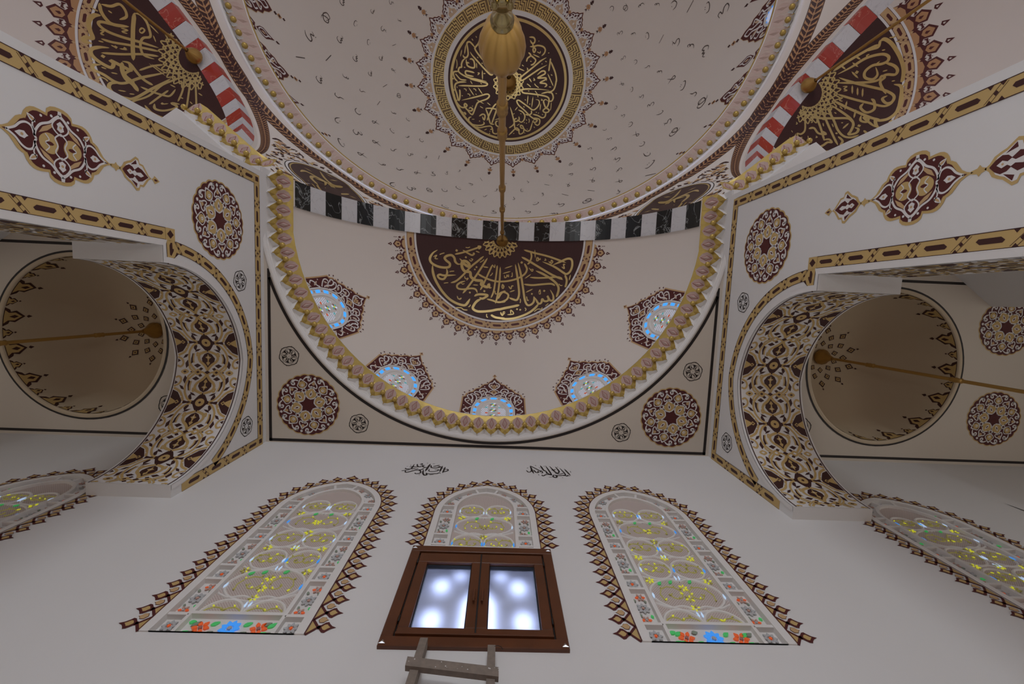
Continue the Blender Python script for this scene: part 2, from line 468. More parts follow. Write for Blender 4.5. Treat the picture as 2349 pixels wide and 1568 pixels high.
# ---- aisles: flat ceiling with a small dome each
AX, AYC, AR = 6.80, 0.865, 1.31
SMALL = {}
for s in (-1, 1):
    side = 'left' if s < 0 else 'right'
    mb = MB()
    S = plane_surf((0, 0, ZC), (1, 0, 0), (0, 1, 0), (0, 0, -1))
    hole = circ(s * AX, AYC, AR + 0.03, 64)
    paint(mb, S, [[(s * XT, YP + .0), (s * 11.2, YP), (s * 11.2, YW), (s * XT, YW)], hole], 'cream', 0)
    mb.build('ceiling_%s_aisle' % side, kind='structure')
    mb = MB()
    prof = [(AR + .06, ZC - .006), (AR + .03, ZC - .015), (AR + .0, ZC + .0), (AR, 8.80)] + [(AR * cos(rad(a)), 8.80 + AR * sin(rad(a))) for a in range(2, 90, 2)] + [(0.001, 8.80 + AR)]
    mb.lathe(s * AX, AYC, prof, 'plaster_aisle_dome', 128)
    SMALL[s] = mb.build('ceiling_%s_aisle_dome' % side, smooth=True, kind='structure')
    mb = MB()
    mb.quad((s * 11.2, YP, 0), (s * 11.2, YW, 0), (s * 11.2, YW, 8.7), (s * 11.2, YP, 8.7), 'plaster')
    mb.quad((s * 5.5, YP + 0.05, 0), (s * 11.2, YP + 0.05, 0), (s * 11.2, YP + 0.05, 8.7), (s * 5.5, YP + 0.05, 8.7), 'plaster')
    mb.build('wall_%s_aisle' % side, kind='structure')
mb = MB(); mb.quad((-14, -22, 0), (14, -22, 0), (14, 3, 0), (-14, 3, 0), 'carpet'); mb.build('floor', kind='structure')
# ================================================================== ORNAMENT LIBRARY
class Path2:
    """arc-length path in a 2D plane; (s,h) -> point h to the left of the path"""
    def __init__(s, pts, closed=False):
        s.p = [Vector((p[0], p[1])) for p in pts]; s.closed = closed
        if closed: s.p.append(s.p[0].copy())
        s.d = [0.0]
        for a, b in zip(s.p[:-1], s.p[1:]): s.d.append(s.d[-1] + (b - a).length)
        s.L = s.d[-1]; n = len(s.p); s.nr = []; s.mi = []
        for i in range(n):
            if i == 0: t0 = t1 = (s.p[1] - s.p[0]).normalized()
            elif i == n - 1: t0 = t1 = (s.p[-1] - s.p[-2]).normalized()
            else: t0 = (s.p[i] - s.p[i - 1]).normalized(); t1 = (s.p[i + 1] - s.p[i]).normalized()
            if closed and i in (0, n - 1): t0 = (s.p[-1] - s.p[-2]).normalized(); t1 = (s.p[1] - s.p[0]).normalized()
            t = (t0 + t1)
            t = t.normalized() if t.length > 1e-6 else t1
            c = max(0.35, sqrt(max(0, (1 + t0.dot(t1)) / 2)))
            s.nr.append(Vector((-t.y, t.x)) / c)
    def at(s, q, h=0.0):
        q = max(0.0, min(s.L, q)); lo, hi = 0, len(s.d) - 1
        while hi - lo > 1:
            m = (lo + hi) // 2
            if s.d[m] <= q: lo = m
            else: hi = m
        f = (q - s.d[lo]) / max(1e-9, s.d[hi] - s.d[lo])
        p = s.p[lo].lerp(s.p[hi], f); n = s.nr[lo].lerp(s.nr[hi], f)
        return (p.x + n.x * h, p.y + n.y * h)
    def strip(s, mb, S, h0, h1, m, lift, q0=0.0, q1=None, step=None):
        q1 = s.L if q1 is None else q1
        qs = sorted(set([q0, q1] + [d for d in s.d if q0 < d < q1]))
        if step:
            ex = []
            for a, b in zip(qs[:-1], qs[1:]):
                k = max(1, int((b - a) / step)); ex += [a + (b - a) * i / k for i in range(k)]
            qs = ex + [qs[-1]]
        V = []
        for q in qs:
            for h in (h0, h1): x, y = s.at(q, h); V.append(S(x, y, lift))
        mb.add(V, [(2 * i, 2 * i + 2, 2 * i + 3, 2 * i + 1) for i in range(len(qs) - 1)], m)
    def shape(s, mb, S, pts, m, lift, sub=0):
        if sub: pts = densify(pts, sub)
        paint(mb, S, [[s.at(q, h) for q, h in pts]], m, lift)
    def line(s, mb, S, pts, w, m, lift, closed=False):
        ribbon(mb, S, [s.at(q, h) for q, h in pts], w, m, lift, closed)

def densify(pts, step):
    o = []
    for i in range(len(pts)):
        a, b = pts[i], pts[(i + 1) % len(pts)]; k = max(1, int(hypot(b[0] - a[0], b[1] - a[1]) / step))
        o += [(a[0] + (b[0] - a[0]) * j / k, a[1] + (b[1] - a[1]) * j / k) for j in range(k)]
    return o

def chain_band(mb, S, path, w, period=None, gold='goldpaint', dark='deep', lift=0.003, q0=0.0, q1=None, h0=0.0):
    """interlaced chain border: long links with dark cores, knotted together"""
    q1 = path.L if q1 is None else q1; P = period or 2.9 * w
    n = max(1, round((q1 - q0) / P)); P = (q1 - q0) / n
    path.strip(mb, S, h0 - w / 2, h0 + w / 2, gold, lift, q0, q1, step=0.08)
    e = w * 0.025; l2 = lift + 0.0015
    for sg in (-1, 1): path.strip(mb, S, h0 + sg * w / 2 - e, h0 + sg * w / 2 + e, dark, l2, q0, q1, step=0.08)
    for i in range(n):
        c = q0 + (i + 0.5) * P; u = P; v = w
        H = lambda pts: [(c + a * u, h0 + b * v) for a, b in pts]
        path.shape(mb, S, H([(-.24, -.02), (-.20, -.17), (.17, -.17), (.24, .02), (.20, .17), (-.17, .17)]), dark, l2, 0.04)
        k = c + .5 * P
        if k < q1 - 0.2 * P or path.closed:
            K = lambda pts: [(k + a * w, h0 + b * w) for a, b in pts]
            path.shape(mb, S, K([(0, .15), (-.13, 0), (0, -.15), (.13, 0)]), dark, l2)
            for sg in (-1, 1):
                for t in (-1, 1):
                    path.shape(mb, S, K([(sg * .30 - .17, t * .49), (sg * .30 + .17, t * .49), (sg * .30, t * .27)]), dark, l2)
            for d in (-1, 1):
                path.line(mb, S, K([(-.38 + d * .17, .42), (.38 + d * .17, -.42)]), w * .014, dark, l2)

def leaf(p0, p1, w):
    """almond shape between two points"""
    dx, dy = p1[0] - p0[0], p1[1] - p0[1]; l = hypot(dx, dy) or 1e-6; nx, ny = -dy / l, dx / l; o = []
    for t, k in ((0, 0), (.2, .75), (.45, 1), (.75, .6), (1, 0), (.75, -.6), (.45, -1), (.2, -.75)):
        o.append((p0[0] + dx * t + nx * w * k, p0[1] + dy * t + ny * w * k))
    return o

def spiral(cx, cy, r0, r1, a0, turns, n=14):
    return [(cx + (r0 + (r1 - r0) * i / n) * cos(a0 + turns * 2 * pi * i / n), cy + (r0 + (r1 - r0) * i / n) * sin(a0 + turns * 2 * pi * i / n)) for i in range(n + 1)]

# ---- large round rosette (unit radius), six-fold
def build_rosette(S0, parent, R=1.0, rot=0.0, gold='goldpaint'):
    S = lambda u, v, h=0.0: S0(u * R, v * R, h)
    def scal(r, k, n=24):
        o = []
        for i in range(n * 6):
            a = 2 * pi * i / (n * 6); o.append(((r + k * abs(sin(a * n / 2))) * cos(a), (r + k * abs(sin(a * n / 2))) * sin(a)))
        return o
    mb = MB(); paint(mb, S, [scal(.965, .035)], gold, .002); mb.build('gold_rim', parent)
    mb = MB(); paint(mb, S, [scal(.93, .035)], 'maroon', .0035)
    mb.build('ground', parent)
    ins = MB(); wh = MB(); dk = MB()
    for k in range(6):
        a = rot + k * pi / 3
        T = lambda pts: [(r * cos(a) - l * sin(a), r * sin(a) + l * cos(a)) for r, l in pts]
        # inner petal
        heart = [(.20, 0), (.25, .10), (.33, .175), (.42, .17), (.48, .10), (.56, 0), (.48, -.10), (.42, -.17), (.33, -.175), (.25, -.10)]
        heart = smooth_pts(heart, True, 3)
        paint(wh, S, [T([(r * 1.0 + (r - .37) * .12, l * 1.16) for r, l in heart])], 'white', .005)
        paint(ins, S, [T([(.37 + (r - .37) * .9, l * .93) for r, l in heart])], gold, .0062)
        paint(wh, S, [T(smooth_pts([(.27, 0), (.33, .045), (.40, .035), (.47, 0), (.40, -.035), (.33, -.045)], True, 3))], 'white', .0072)
        paint(dk, S, [T(leaf((.31, 0), (.42, 0), .022))], 'maroon', .0082)
        ribbon(wh, S, T([(.25, .13), (.21, .05)]), .012, 'white', .0072); ribbon(wh, S, T([(.25, -.13), (.21, -.05)]), .012, 'white', .0072)
        # heart motif beyond the petal
        for sg in (-1, 1):
            ribbon(wh, S, T(smooth_pts([(.56, 0), (.60, sg * .03), (.57, sg * .09), (.60, sg * .13), (.67, sg * .11), (.73, sg * .05), (.81, 0)], False, 4)), .017, 'white', .005)
            paint(wh, S, [T(circ(.87, sg * .14, .028, 8))], 'white', .005)
        paint(ins, S, [T([(.64, 0), (.68, .055), (.77, 0), (.68, -.055)])], 'tan', .0062)
        paint(wh, S, [T([(.83, 0), (.86, .045), (.90, .03), (.92, 0), (.90, -.03), (.86, -.045)])], 'white', .005)
        # palmette at 30 degrees
        a = rot + k * pi / 3 + pi / 6
        T = lambda pts: [(r * cos(a) - l * sin(a), r * sin(a) + l * cos(a)) for r, l in pts]
        paint(wh, S, [T(smooth_pts([(.52, 0), (.57, .10), (.66, .165), (.73, .13), (.80, .07), (.875, 0), (.80, -.07), (.73, -.13), (.66, -.165), (.57, -.10)], True, 3)),
                      T(smooth_pts([(.565, 0), (.60, .10), (.66, .135), (.72, .105), (.78, .05), (.82, 0), (.78, -.05), (.72, -.105), (.66, -.135), (.60, -.10)], True, 3))], 'white', .005)
        paint(ins, S, [T(circ(.675, 0, .105, 14))], gold, .0062)
        paint(wh, S, [T(circ(.655, .0, .045, 10)), T(circ(.665, .0, .018, 8))], 'white', .0072)
        ribbon(wh, S, T([(.45, .12), (.53, 0), (.45, -.12)]), .015, 'white', .005)
        for sg in (-1, 1):
            c = smooth_pts([(.80, sg * .06), (.86, sg * .16), (.87, sg * .26), (.81, sg * .31), (.745, sg * .29), (.735, sg * .235), (.775, sg * .22), (.79, sg * .25)], False, 4)
            ribbon(wh, S, T(c), taper(.020, .1, .05), 'white', .005)
            paint(wh, S, [T(leaf((.885, sg * .17), (.80, sg * .31), .032))], 'white', .0055)
    wh.build('white_scrollwork', parent); ins.build('gold_petals', parent)
    st = []
    for i in range(28):
        a = rot + 2 * pi * i / 28; r = .205 if i % 2 else .165; st.append((r * cos(a), r * sin(a)))
    paint(dk, S, [st], 'maroon', .0082); dk.build('star_centre', parent)

def build_small_rosette(S0, parent, R, rot=0.0, m='black'):
    S = lambda u, v, h=0.0: S0(u * R, v * R, h)
    mb = MB()
    out = []
    for i in range(72):
        a = 2 * pi * i / 72; r = .86 + .07 * abs(sin(3 * a)); out.append((r * cos(a + rot), r * sin(a + rot)))
    ribbon(mb, S, out, .035, m, .003, True)
    for k in range(6):
        a = rot + k * pi / 3
        T = lambda pts: [(r * cos(a) - l * sin(a), r * sin(a) + l * cos(a)) for r, l in pts]
        paint(mb, S, [T(leaf((.88, -.0), (1.06, 0), .03))], m, .003) if False else None
        paint(mb, S, [T(smooth_pts([(.28, .02), (.36, .06), (.48, -.05), (.60, .0), (.68, .07), (.62, -.02), (.5, -.12), (.38, -.08)], True, 2))], m, .003)
        ribbon(mb, S, T(smooth_pts([(.22, 0), (.34, .19), (.55, .19), (.76, 0), (.55, -.19), (.34, -.19)], True, 3)), .014, m, .003, True)
        a += pi / 6
        T = lambda pts: [(r * cos(a) - l * sin(a), r * sin(a) + l * cos(a)) for r, l in pts]
        paint(mb, S, [T([(.24, -.04), (.24, .04), (.52, .05), (.66, .17), (.74, .26), (.66, .10), (.70, .0), (.66, -.10), (.74, -.26), (.66, -.17), (.52, -.05)])], m, .003)
        paint(mb, S, [T([(.90, .05), (1.04, .0), (.90, -.05)])], m, .003)
    paint(mb, S, [circ(0, 0, .03, 8)], m, .003)
    mb.build('flower_linework', parent)

# ---- fringe of small palmettes on a ring (used round the big medallions), drawn on polar surface
def polar(S, R):
    """(azimuth metres? no: angle a, radius r) helper returning plane coords"""
    return lambda a, r: (r * sin(a), r * cos(a))

def small_fringe(mb, S, r0, a, sc, gold='tan', dark='maroon'):
    """palmette unit pointing outward at angle a (0=+v), base radius r0, height ~sc"""
    T = lambda pts: [((r0 + y * sc) * sin(a + x * sc / r0), (r0 + y * sc) * cos(a + x * sc / r0)) for x, y in pts]
    paint(mb, S, [T([(-.42, 0), (-.30, .22), (-.18, .30), (-.20, .42), (-.24, .58), (0, .80), (.24, .58), (.20, .42), (.18, .30), (.30, .22), (.42, 0)])], dark, .0030)
    paint(mb, S, [T([(-.30, 0), (-.22, .16), (0, .22), (.22, .16), (.30, 0)])], gold, .0042)
    paint(mb, S, [T([(-.13, .36), (-.17, .55), (0, .70), (.17, .55), (.13, .36), (0, .28)])], gold, .0042)
    paint(mb, S, [T([(-.06, .44), (0, .56), (.06, .44), (0, .38)])], dark, .0054)
    for sg in (-1, 1): paint(mb, S, [T([(sg * .20, .30), (sg * .34, .42), (sg * .22, .44)])], dark, .0030)
    T2 = lambda pts: T([(x, y + .88) for x, y in pts])
    paint(mb, S, [T2([(-.09, .04), (0, .26), (.09, .04), (0, -.02)]), T2([(-.035, .07), (0, .14), (.035, .07), (0, .04)])], dark, .0030)
# ================================================================== FRONT WALL: plaster windows, wooden window, inscriptions
def lattice_material():
    m = bpy.data.materials.new('pierced_lattice'); m.use_nodes = True; nt = m.node_tree; b = nt.nodes['Principled BSDF']; b.inputs['Roughness'].default_value = .7
    tc = nt.nodes.new('ShaderNodeTexCoord'); mp = nt.nodes.new('ShaderNodeMapping'); mp.inputs['Rotation'].default_value = (0, rad(45), 0)
    vo = nt.nodes.new('ShaderNodeTexVoronoi'); vo.inputs['Scale'].default_value = 62; vo.inputs['Randomness'].default_value = 0.0
    r = nt.nodes.new('ShaderNodeValToRGB'); r.color_ramp.elements[0].position = .22; r.color_ramp.elements[0].color = (.34, .22, .20, 1)
    r.color_ramp.elements[1].position = .36; r.color_ramp.elements[1].color = (.60, .53, .49, 1)
    nt.links.new(tc.outputs['Object'], mp.inputs['Vector']); nt.links.new(mp.outputs[0], vo.inputs['Vector']); nt.links.new(vo.outputs['Distance'], r.inputs['Fac']); nt.links.new(r.outputs['Color'], b.inputs['Base Color'])
    return m
M['lattice'] = lattice_material()
M['g_yellow'] = mat('yellow_glass', (.45, .42, .06), .2, emit=(.72, .74, .03), estr=.5)
M['g_yellow2'] = mat('dull_yellow_glass', (.50, .47, .16), .3, emit=(.6, .55, .05), estr=.06)
M['g_blue'] = mat('blue_glass', (.05, .25, .6), .2, emit=(.05, .33, 1.0), estr=.55)
M['g_sky'] = mat('pale_blue_glass', (.4, .55, .7), .15, emit=(.55, .72, 1.0), estr=.55)
M['g_orange'] = mat('orange_glass', (.55, .12, .05), .2, emit=(1.0, .12, .01), estr=.28)
M['g_orange2'] = mat('dull_orange_glass', (.58, .36, .30), .3)
M['g_green'] = mat('green_glass', (.08, .40, .14), .2, emit=(.05, .7, .15), estr=.25)
M['g_green2'] = mat('dull_green_glass', (.28, .33, .26), .3)
M['g_grey'] = mat('clear_grey_glass', (.50, .51, .52), .25)
M['g_rose'] = mat('rose_glass', (.40, .18, .16), .25)

def shp(mb, S, pts, m, h, th=0.004):
    """slightly proud solid piece: top face plus sides"""
    pts3, tr = tess([pts]); n = len(pts)
    mb.add([S(p[0], p[1], h + th) for p in pts] + [S(p[0], p[1], h - th) for p in pts], [tuple(t) for t in tr] + [(i, (i + 1) % n, n + (i + 1) % n, n + i) for i in range(n)], m)

def flower(mb, S, cx, cy, r, mp, mc, h, n=8, lit=None, mp2=None):
    for i in range(n):
        a = 2 * pi * i / n
        pm = mp2 if (mp2 and lit is not None and i in lit) else mp
        shp(mb, S, [(cx + x, cy + y) for x, y in xf(leaf((r * .3, 0), (r, 0), r * .24), 1, a)], pm, h)
    shp(mb, S, circ(cx, cy, r * .22, 8), mc, h + .003)

def ridge(mb, S, pts, w, m, h0, hh, closed=False):
    """rounded raised line"""
    n = len(pts); rows = []
    for i, p in enumerate(pts):
        a = pts[(i - 1) % n] if (closed or i > 0) else p; b = pts[(i + 1) % n] if (closed or i < n - 1) else p
        dx, dy = b[0] - a[0], b[1] - a[1]; l = hypot(dx, dy) or 1e-9; nx, ny = -dy / l, dx / l
        rows.append([S(p[0] + nx * w * k, p[1] + ny * w * k, h0 + hh * q) for k, q in ((-1, 0), (-.6, .8), (0, 1), (.6, .8), (1, 0))])
    V = [v for r in rows for v in r]; F = []
    for i in range(n if closed else n - 1):
        j = (i + 1) % n
        for q in range(4): F.append((i * 5 + q, j * 5 + q, j * 5 + q + 1, i * 5 + q + 1))
    mb.add(V, F, m)

def plaster_window(idx, x0, zb, brighten=1):
    rnd = random.Random(11 + idx)
    W = root('window_%d' % idx, (x0, YW, zb), kind='structure')
    So = lambda u, v, h=0.0: Vector((x0 + u, YW - h, v))
    low = zb < 5
    zs, rise, hw = WS, WR, WH
    DP = -0.042          # recess of panels
    # outer flat frame
    o = win_outline(hw, zb, zs, rise, 14); i_ = win_outline(hw - .07, zb + (.0 if low else .015), zs, rise - .075, 14)
    mb = MB(); paint(mb, So, [o, i_], 'plaster_frame', .012)
    n = len(o)
    for k in range(n):
        a, b = o[k], o[(k + 1) % n]; mb.quad(So(*a, .012), So(*b, .012), So(*b, -.002), So(*a, -.002), 'plaster_frame')
    for k in range(n):
        a, b = i_[k], i_[(k + 1) % n]; mb.quad(So(*a, .012), So(*b, .012), So(*b, DP), So(*a, DP), 'plaster_frame')
    # inner ring
    bot = 4.665 if low else zb
    r1 = win_outline(.385, bot, 6.50, .44, 14); r2 = win_outline(.35, bot + (.03 if low else 0), 6.50, .40, 14)
    paint(mb, So, [r1, r2], 'plaster_frame', .004)
    for lp in (r1, r2):
        for k in range(len(lp)):
            a, b = lp[k], lp[(k + 1) % len(lp)]; mb.quad(So(*a, .004), So(*b, .004), So(*b, DP), So(*a, DP), 'plaster_frame')
    mb.build('frame', W)
    def bar(p, q, w=.014):
        mb = MB(); dx, dy = q[0] - p[0], q[1] - p[1]; l = hypot(dx, dy); nx, ny = -dy / l * w, dx / l * w
        P = [(p[0] + nx, p[1] + ny), (q[0] + nx, q[1] + ny), (q[0] - nx, q[1] - ny), (p[0] - nx, p[1] - ny)]
        mb.add([So(a, b, .003) for a, b in P] + [So(a, b, DP) for a, b in P], [(0, 1, 2, 3), (0, 1, 5, 4), (1, 2, 6, 5), (2, 3, 7, 6), (3, 0, 4, 7)], 'plaster_frame')
        mb.build('mullion', W)
    lev = [z for z in (4.665, 5.09, 5.285, 5.71, 5.905, 6.345, 6.545) if z > zb + .05]
    for z in lev:
        for sg in (-1, 1): bar((sg * .375, z), (sg * .545, z))
    for sg in (-1, 1):
        bar((sg * .10, 6.88), (sg * .17, 7.07)); 
        if low: bar((sg * .368, zb), (sg * .368, 4.68))
    # recessed back plate
    mb = MB(); paint(mb, lambda u, v, h=0: So(u, v, DP), [i_], 'plaster_frame', 0); mb.build('back_panel', W)
    # central lattice panel
    Sp = lambda u, v, h=0.0: So(u, v, DP + .012 + h)
    mb = MB(); paint(mb, Sp, [r2], 'lattice', 0); mb.build('lattice_panel', W)
    # plaster curls
    mb = MB(); gl = MB(); ye = MB()
    def loop(cx, cy, rx, ry, a0=0, a1=2 * pi):
        n = 26; closed = abs(a1 - a0) > 6.2
        pts = [(cx + rx * cos(a0 + (a1 - a0) * i / (n if closed else n - 1)), cy + ry * sin(a0 + (a1 - a0) * i / (n if closed else n - 1))) for i in range(n)]
        pts = [p for p in pts if p[1] > bot + .02]
        if len(pts) > 3: ridge(mb, Sp, pts, .013, 'plaster_frame', 0, .014, closed and len(pts) == n)
        for sg in (-1, 1):
            gx, gy = cx + sg * rx * .98, cy - ry * .15
            if gy > bot + .05 and rnd.random() < .85:
                shp(gl, Sp, leaf((gx, gy - .035), (gx + .005, gy + .035), .010), 'g_sky' if rnd.random() < .65 else 'g_blue', .014)
        # scrolling yellow leaves inside
        for sg in (-1, 1):
            sp = spiral(cx + sg * rx * .35, cy, min(rx, ry) * .65, .02, pi / 2 - sg * 2.2, sg * 1.2, 12)
            sp = [p for p in sp if p[1] > bot + .03]
            if len(sp) > 3: ridge(mb, Sp, sp, .006, 'g_yellow2', 0, .008)
            for k in range(0, len(sp) - 2, 2):
                dz = (4.9 - sp[k][1]) * .16 + .5
                shp(ye, Sp, leaf(sp[k], (sp[k][0] + rnd.uniform(-.03, .03), sp[k][1] + rnd.uniform(.010, .026)), .007), 'g_yellow' if rnd.random() < .30 + dz * .25 else 'g_yellow2', .010)
    loop(-.17, 4.70, .165, .16); loop(.17, 4.70, .165, .16)
    loop(0, 5.06, .330, .215); loop(-.165, 5.42, .155, .15); loop(.165, 5.42, .155, .15)
    loop(-.17, 5.78, .160, .16); loop(.17, 5.78, .160, .16)
    loop(0, 6.13, .325, .19); loop(-.16, 6.47, .150, .15); loop(.16, 6.47, .150, .15)
    for y_ in (4.88, 5.24, 5.60, 5.95, 6.31):
        if y_ > bot + .05:
            for sg in (-1, 1): ridge(mb, Sp, smooth_pts([(sg * .33, y_ + .06), (sg * .22, y_ + .01), (sg * .10, y_ + .03), (0, y_ - .01)], False, 5), .011, 'plaster_frame', 0, .012)
    for cx, cy in ((0, 5.00), (0, 5.14), (0, 5.60), (0, 6.10), (0, 5.90), (.27, 5.60), (-.27, 6.30), (.27, 6.30), (-.27, 5.60), (0, 4.88), (-.28, 5.24), (.28, 5.24)):
        if cy > bot + .1:
            for k in range(6):
                a = k * pi / 3 + .3; shp(ye, Sp, [(cx + x, cy + y) for x, y in xf(leaf((.014, 0), (.045, 0), .008), 1, a)], 'g_yellow' if rnd.random() < .6 else 'g_yellow2', .010)
    for cx, cy in ((-.09, 6.29), (.09, 6.29), (-.09, 5.22), (.10, 5.23), (-.2, 5.2)):
        if cy > bot + .05: shp(gl, Sp, leaf((cx - .02, cy - .02), (cx + .02, cy + .02), .016), 'g_green', .010)
    for cx, cy in ((0, 6.42), (0, 5.28), (0, 5.62), (0, 4.80)):
        if cy > bot + .05:
            for q in (-1, 1): shp(gl, Sp, leaf((cx + q * .015, cy - .03), (cx + q * .02, cy + .035), .008), 'g_sky', .010)
    mb.build('scrolled_tracery', W); ye.build('yellow_glass_pieces', W); gl.build('blue_glass_pieces', W)
    # side cells
    Sc = lambda u, v, h=0.0: So(u, v, DP + .006 + h)
    edges = [z for z in [zb if low else None, 4.665, 5.09, 5.285, 5.71, 5.905, 6.345, 6.545] if z is not None]
    cells = [(a, b) for a, b in zip(edges[:-1], edges[1:]) if b > zb + .05]
    for sg in (-1, 1):
        for a, b in cells:
            a = max(a, zb + .01); cx = sg * .462; cy = (a + b) / 2; mb = MB()
            if b - a < .25:
                flower(mb, Sc, cx, cy, .058, 'g_grey', 'g_orange', .004, 8); mb.build('glass_flower', W)
            else:
                hgt = b - a
                flower(mb, Sc, cx, cy, .062, 'g_grey', 'g_orange2', .004, 8)
                lit = (0, 3) if cy < 5.1 else ()
                for q in (-1, 1):
                    flower(mb, Sc, cx + q * .015, cy + q * hgt * .32, .045, 'g_orange2', 'g_grey', .004, 6, lit, 'g_orange')
                    shp(mb, Sc, leaf((cx - q * .04, cy + q * hgt * .18), (cx - q * .055, cy + q * hgt * .26), .012), 'g_green' if q < 0 else 'g_green2', .004)
                    shp(mb, Sc, leaf((cx + q * .05, cy + q * hgt * .16), (cx + q * .04, cy + q * hgt * .24), .010), 'g_green2', .004)
                mb.build('glass_bouquet', W)
    # arched top cells and keystone
    for sg in (-1, 1):
        mb = MB()
        for k, (ang, mm, r) in enumerate(((22, 'g_orange2', .042), (42, 'g_grey', .055), (62, 'g_orange2', .040))):
            rr = .475; cx, cy = sg * rr * cos(rad(ang)), 6.46 + (rr + .05) * sin(rad(ang))
            flower(mb, Sc, cx, cy, r, mm, 'g_orange2' if mm == 'g_grey' else 'g_grey', .004, 7)
            shp(mb, Sc, leaf((cx + sg * .04, cy + .03), (cx + sg * .015, cy + .075), .012), 'g_green', .004)
        mb.build('glass_bouquet', W)
    mb = MB(); flower(mb, Sc, 0, 6.965, .05, 'g_grey', 'g_grey', .004, 8)
    for sg in (-1, 1): shp(mb, Sc, leaf((sg * .03, 6.94), (sg * .09, 6.965), .02), 'g_grey', .004)
    mb.build('glass_flower', W)
    if low:
        mb = MB()
        for cx, mm, mc, r, nn in ((-.22, 'g_orange', 'g_rose', .068, 6), (0, 'g_blue', 'g_grey', .078, 9), (.22, 'g_orange', 'g_rose', .068, 6)):
            flower(mb, Sc, cx, 4.565, r, mm, mc, .004, nn)
        mb.build('glass_flower_row', W)
        mb = MB()
        for cx in (-.31, -.13, .12, .31, -.27, .27):
            shp(mb, Sc, leaf((cx - .03, 4.60 + rnd.uniform(-.03, .02)), (cx + .025, 4.625), .018), 'g_green' if rnd.random() < .6 else 'g_green2', .004)
            shp(mb, Sc, leaf((cx - .03, 4.50), (cx + .03, 4.53), .016), 'g_green2' if rnd.random() < .6 else 'g_green', .004)
        mb.build('glass_leaves', W)
    # painted border of linked diamonds
    mb = MB()
    ol = win_outline(hw + .006, zb, zs, rise + .006, 20); ol = ol[1:] + [ol[0]]
    P = Path2(ol); nn = 2 * round(P.L / .155 / 2) + (1 if low else 1); p = P.L / nn
    P.strip(mb, So, -.004, .004, 'maroon', .0135)
    BD = mb.build('painted_border', W)
    Sg = lambda u, v, h=0.0: So(u, v, h)
    for k in range(nn):
        mb = MB(); c = (k + .5) * p; z0 = zb
        def T(pts): 
            return [P.at(c + a * p, -(b * .20) - .002) for a, b in pts]
        paint(mb, Sg, [T([(-.47, 0), (0, .33), (.47, 0)])], 'goldpaint', .003)
        for sg in (-1, 1): ribbon(mb, Sg, T([(sg * .5, 0), (sg * .26, .16), (-sg * .10, .40)]), .010, 'maroon', .0042)
        dia = [(0, .30), (-.16, .42), (-.33, .55), (-.36, .66), (-.25, .72), (-.10, .84), (0, 1.02), (.10, .84), (.25, .72), (.36, .66), (.33, .55), (.16, .42)]
        paint(mb, Sg, [T(dia)], 'maroon', .0042)
        paint(mb, Sg, [T([(0, .46), (-.16, .55), (-.19, .64), (-.08, .72), (0, .80), (.08, .72), (.19, .64), (.16, .55)])], 'goldpaint', .0054)
        if k < nn - 1:
            B = lambda pts: [P.at(c + (a + .5) * p, -(b * .20) - .002) for a, b in pts]
            bud = [(0, .22), (-.18, .30), (-.17, .45), (-.06, .50), (0, .58), (.06, .50), (.17, .45), (.18, .30)]
            paint(mb, Sg, [B([(a * 1.12, .40 + (b - .40) * 1.12) for a, b in bud])], 'maroon', .003)
            paint(mb, Sg, [B(bud)], 'tan', .0042)
        mb.build('diamond_motif', BD)
    return W
for i, (x, z) in enumerate(WINS): plaster_window(i + 1, x, z)

# ---- two-leaf wooden window
Wd = root('window_6', (0, YW, 4.36), kind='structure')
mb = MB()
def fbox(x0, x1, z0, z1, y0, y1, m='wood', bev=.006):
    """box facing the room; y measured from the wall towards the room"""
    a = [(x0, z0), (x1, z0), (x1, z1), (x0, z1)]; b = [(x0 + bev, z0 + bev), (x1 - bev, z0 + bev), (x1 - bev, z1 - bev), (x0 + bev, z1 - bev)]
    V = [(x, YW - y0, z) for x, z in a] + [(x, YW - y1 + bev, z) for x, z in a] + [(x, YW - y1, z) for x, z in b]
    F = [(0, 3, 2, 1)] + [(i, (i + 1) % 4, 4 + (i + 1) % 4, 4 + i) for i in range(4)] + [(4 + i, 4 + (i + 1) % 4, 8 + (i + 1) % 4, 8 + i) for i in range(4)] + [(8, 9, 10, 11)]
    mb.add(V, F, m)
fbox(-.705, .705, 5.53, 5.622, 0, .035); fbox(-.705, .705, 4.36, 4.452, 0, .035); fbox(-.705, -.615, 4.452, 5.53, 0, .035); fbox(.615, .705, 4.452, 5.53, 0, .035)
mb.build('outer_frame', Wd)
mb = MB()
fbox(-.63, .63, 5.50, 5.54, -.08, .008, 'darkgap', .002); fbox(-.63, .63, 4.43, 4.46, -.08, .008, 'darkgap', .002); fbox(-.63, -.60, 4.43, 5.54, -.08, .008, 'darkgap', .002); fbox(.60, .63, 4.43, 5.54, -.08, .008, 'darkgap', .002)
mb.build('rebate', Wd)
